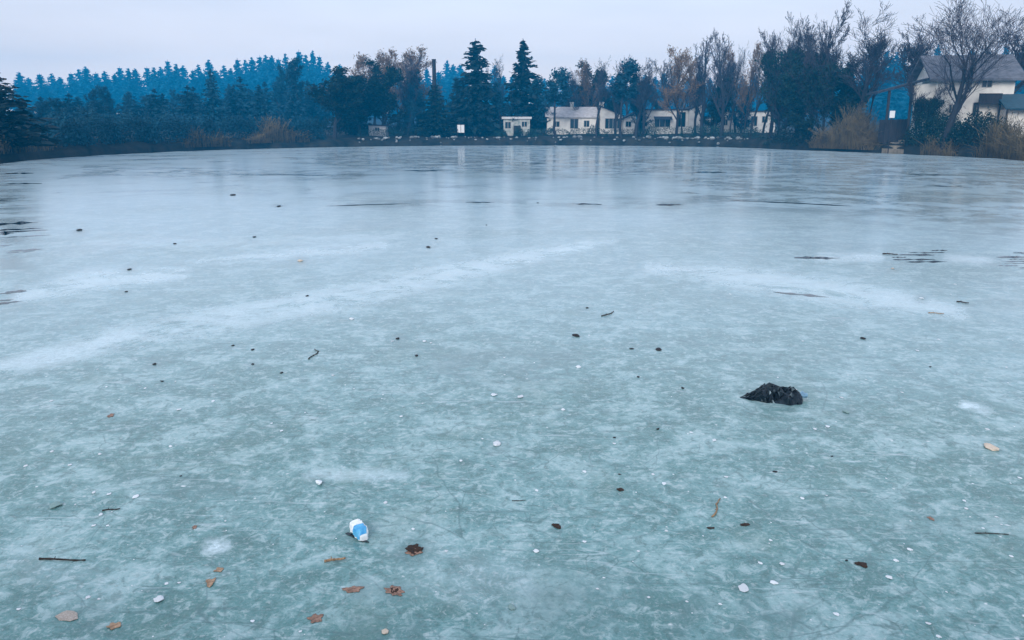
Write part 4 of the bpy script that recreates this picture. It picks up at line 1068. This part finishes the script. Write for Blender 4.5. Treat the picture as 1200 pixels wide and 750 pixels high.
chips = [(685, 553, 6), (765, 556, 5), (778, 567, 7), (851, 559, 6), (837, 516, 6), (810, 507, 5), (629, 575, 5), (850, 583, 5), (628, 646, 9), (685, 635, 6), (748, 646, 5), (781, 622, 5),
         (891, 660, 6), (844, 708, 6), (903, 633, 5), (916, 661, 8), (1066, 644, 8), (1050, 657, 8), (1042, 677, 10), (970, 500, 6), (1130, 587, 5), (1132, 596, 6), (1168, 606, 5), (1185, 652, 6), (980, 720, 8),
         (907, 683, 12), (1088, 731, 8), (1100, 746, 8), (940, 584, 6), (678, 430, 8), (579, 463, 9), (610, 465, 9), (660, 480, 6), (470, 488, 5), (484, 620, 5), (452, 589, 6), (523, 646, 5), (110, 577, 5), (128, 579, 6), (159, 582, 9), (118, 603, 6), (110, 616, 6),
         (126, 616, 5), (30, 546, 6), (82, 545, 6), (117, 532, 5), (61, 529, 5), (200, 523, 5), (195, 684, 6), (210, 683, 5), (103, 700, 8), (116, 702, 5), (22, 714, 6), (296, 728, 6), (352, 740, 5), (598, 712, 5), (760, 700, 5),
         (805, 705, 5), (700, 690, 5), (497, 400, 6), (505, 402, 4), (460, 400, 4), (1057, 460, 4), (986, 466, 5), (1075, 411, 5), (955, 503, 5), (1157, 503, 5), (1195, 560, 5), (1100, 398, 4), (720, 520, 5), (540, 540, 5), (330, 505, 5), (250, 470, 5), (170, 455, 4), (390, 440, 4), (60, 470, 5), (210, 480, 6)]
chips += [(rnd.uniform(0, 1200), 300 + 450 * rnd.random() ** .75, rnd.uniform(1.6, 3.4)) for _ in range(100)]
for i, (u, v, w_) in enumerate(chips):
    lump(u, v, w_ * .85, w_ * rnd.uniform(.35, .6), M['chip'], "small white ice chip scattered on the frozen lake", "ice chip", "ice_chip", "small white ice chips scattered on the ice", i, .25, own=False)
FL = [rock_mesh(40 + i, 1, .3, .5, "dark_flake") for i in range(4)]
for me in FL: me.materials.append(M['stone_dark'])
fl = [(771, 503), (830, 500), (720, 513), (891, 519), (726, 556), (640, 556), (908, 553), (1038, 560), (975, 535), (948, 614), (992, 657), (812, 518), (296, 410), (282, 422), (330, 437), (358, 460), (190, 447), (112, 447), (212, 558), (212, 441), (488, 417), (516, 415), (740, 409), (780, 430), (800, 455), (855, 447), (748, 442), (1023, 417), (1090, 430), (897, 350), (360, 347), (418, 350), (570, 264), (551, 318), (205, 286)]
for i, (u, v) in enumerate(fl[::2]):
    o = bpy.data.objects.new("dark_flake", FL[i % 4]); COL.objects.link(o)
    p = gnd(u, v); s = rnd.uniform(3, 5.5) * (gnd(u + 1, v) - p).length
    o.location = (p.x, p.y, s * .12); o.scale = (s * 1.2, s * .8, s); o.rotation_euler = (0, 0, rnd.uniform(0, 3))
    tag(o, "tiny dark flake of litter scattered on the frozen lake", "litter flake", "tiny dark flakes scattered on the ice")

# crumpled bottle: white body, blue label
def loft(secs, k):
    vs = [tuple(p) for s in secs for p in s]; n = len(secs)
    f = [(i * k + j, i * k + (j + 1) % k, (i + 1) * k + (j + 1) % k, (i + 1) * k + j) for i in range(n - 1) for j in range(k)]
    return vs, f + [tuple(range(k - 1, -1, -1)), tuple(range((n - 1) * k, n * k))]
pb = gnd(421, 627); mpp = (gnd(422, 627) - pb).length
a_dir = (gnd(429, 630) - gnd(414, 613)); yaw = math.atan2(a_dir.y, a_dir.x)
L_ = 33 * mpp
bt = empty("bottle", pb, yaw, "crumpled white plastic bottle with blue label lying on the ice", "bottle")
def bsec(x, ry, rz_, k=14, dent=0.0, zc=None):
    out = []
    for j in range(k):
        a_ = 6.283 * j / k; c_, s_ = math.cos(a_), math.sin(a_)
        sg_ = lambda q: math.copysign(abs(q) ** .6, q)
        d_ = 1 + dent * mnoise.noise(Vector((x * 60, c_ * 1.7, s_ * 1.7)))
        out.append((x, ry * sg_(c_) * d_, (rz_ if zc is None else zc) + rz_ * sg_(s_) * d_))
    return out
Rb = 7.6 * mpp
prof = [(-.5, .55, .5), (-.46, .8, .72), (-.36, .95, .95), (-.2, 1, 1), (0, .95, .92), (.2, 1.02, .95), (.34, .95, .85), (.45, .75, .6), (.5, .5, .42)]
xs = np.linspace(-.5, .5, 26)
secs = [bsec(x * L_, Rb * np.interp(x, [p[0] for p in prof], [p[1] for p in prof]), Rb * np.interp(x, [p[0] for p in prof], [p[2] for p in prof]), dent=.22) for x in xs]
mb = MB(); mb.add(*loft(secs, 14)); mb.build("body", M['plastic_white'], bt)
xs2 = np.linspace(.02, .47, 14); K = 28
secs = [bsec(x * L_, 1.03 * Rb * np.interp(x, [p[0] for p in prof], [p[1] for p in prof]) + .001, Rb * np.interp(x, [p[0] for p in prof], [p[2] for p in prof]) + .001, k=K, dent=.22) for x in xs2]
J = list(range(5, 16)); vs = [tuple(s_[j]) for s_ in secs for j in J]; k = len(J)
mb = MB(); mb.add(vs, [(i * k + j, i * k + j + 1, (i + 1) * k + j + 1, (i + 1) * k + j) for i in range(len(secs) - 1) for j in range(k - 1)])
lb_ = mb.build("label_wrap", M['plastic_blue'], bt); md = lb_.modifiers.new("thick", 'SOLIDIFY'); md.thickness = .0012; md.offset = 1
mb = MB(); mb.add(*loft([bsec(x, r_, r_, zc=Rb * .45) for x, r_ in ((-.5 * L_ - .012, .009), (-.5 * L_ - .011, .0105), (-.5 * L_, .0105), (-.5 * L_ + .003, .0105))], 14)); mb.build("cap", M['plastic_white'], bt)

# black plastic bag
pb = gnd(902, 466); mpp = (gnd(903, 466) - pb).length
bg_ = empty("plastic_bag", pb, 0, "crumpled black plastic bag lying on the ice with pale blue corner", "bag")
nu, nv = 150, 90
WX = 35 * mpp
BX = [-1, -.8, -.6, -.45, -.3, -.1, .1, .35, .6, .8, .95, 1.0]
BH = [.02, .08, .17, .36, .70, .98, 1.0, .82, .74, .66, .42, .02]
def bag_base(x, y):
    half = np.interp(x, [-1, -.8, -.4, 0, .5, .85, 1.0], [.05, .16, .42, .62, .72, .54, .16]) * (1 + .18 * mnoise.noise(Vector((x * 4, 2, 0))))
    h_ = np.interp(x, BX, BH) * max(0, 1 - abs(y) ** 2.0) ** .8
    return Vector((x * WX, (y * half - .22 * max(0, x)) * WX * .95, h_ * WX * .46))
g_ = random.Random(12); nu, nv = 30, 17; vs = []
for i in range(nu + 1):
    for j in range(nv + 1):
        x = -1 + 2 * i / nu; y = -1 + 2 * j / nv
        if 0 < i < nu and 0 < j < nv: x += g_.uniform(-.45, .45) * 2 / nu; y += g_.uniform(-.45, .45) * 2 / nv
        p = bag_base(x, y); k_ = min(1, (1 - abs(x)) * 4) * (1 if 0 < j < nv else 0)
        q = p / WX * 2.6
        amp = .15 * mnoise.noise(q) + .07 * (1 - 3 * abs(mnoise.noise(q * 2.1 + Vector((3, 1, 2))))) + g_.uniform(-.030, .030)
        p = p + Vector((g_.uniform(-.02, .02) * WX, -.5 * amp * WX, amp * WX)) * k_
        vs.append((p.x, p.y, max(p.z, .004 if 0 < j < nv else 0)))
f = []
for i in range(nu):
    for j in range(nv):
        a_, b_, c_, d_ = i * (nv + 1) + j, (i + 1) * (nv + 1) + j, (i + 1) * (nv + 1) + j + 1, i * (nv + 1) + j + 1
        f += [(a_, b_, c_), (a_, c_, d_)] if g_.random() < .5 else [(a_, b_, d_), (b_, c_, d_)]
mb = MB(); mb.add(vs, f); mb.build("film", M['bag'], bg_)
mb = MB(); secs = []
for i in range(8):
    x = WX * (.80 + .36 * i / 7); r_ = WX * (.09 + .02 * math.sin(i * 1.9)) * (1 if i < 7 else .7)
    secs.append([(x, -.20 * WX + r_ * 1.2 * math.cos(q * .6283), WX * .16 + r_ * math.sin(q * .6283) * (1 + .3 * math.sin(q * 2 + i))) for q in range(10)])
mb.add(*loft(secs, 10)); mb.build("corner", M['bag_blue'], bg_)

ice_patches(CONTACT_HALO + [(420, 626, 16), (902, 466, 34)])

# ------------------------------------------------------------------ haze
mb = MB(); mb.box(-865, 865, -865, 865, -1.6, 74)
hz = mb.build("haze", bpy.data.materials.new("haze air"))
hm = hz.data.materials[0]; hm.use_nodes = True; hm.node_tree.nodes.clear()
vo = hm.node_tree.nodes.new("ShaderNodeVolumePrincipled"); out = hm.node_tree.nodes.new("ShaderNodeOutputMaterial")
vo.inputs["Color"].default_value = (0.01, 0.50, 1.0, 1)
vo.inputs["Density"].default_value = 0.0008
vo.inputs["Anisotropy"].default_value = 0.0
hm.node_tree.links.new(vo.outputs[0], out.inputs["Volume"])
tag(hz, kind='stuff')
for k, p in PROTO.items():
    if k not in USED:
        for ch in list(p.children): bpy.data.objects.remove(ch)
        bpy.data.objects.remove(p)
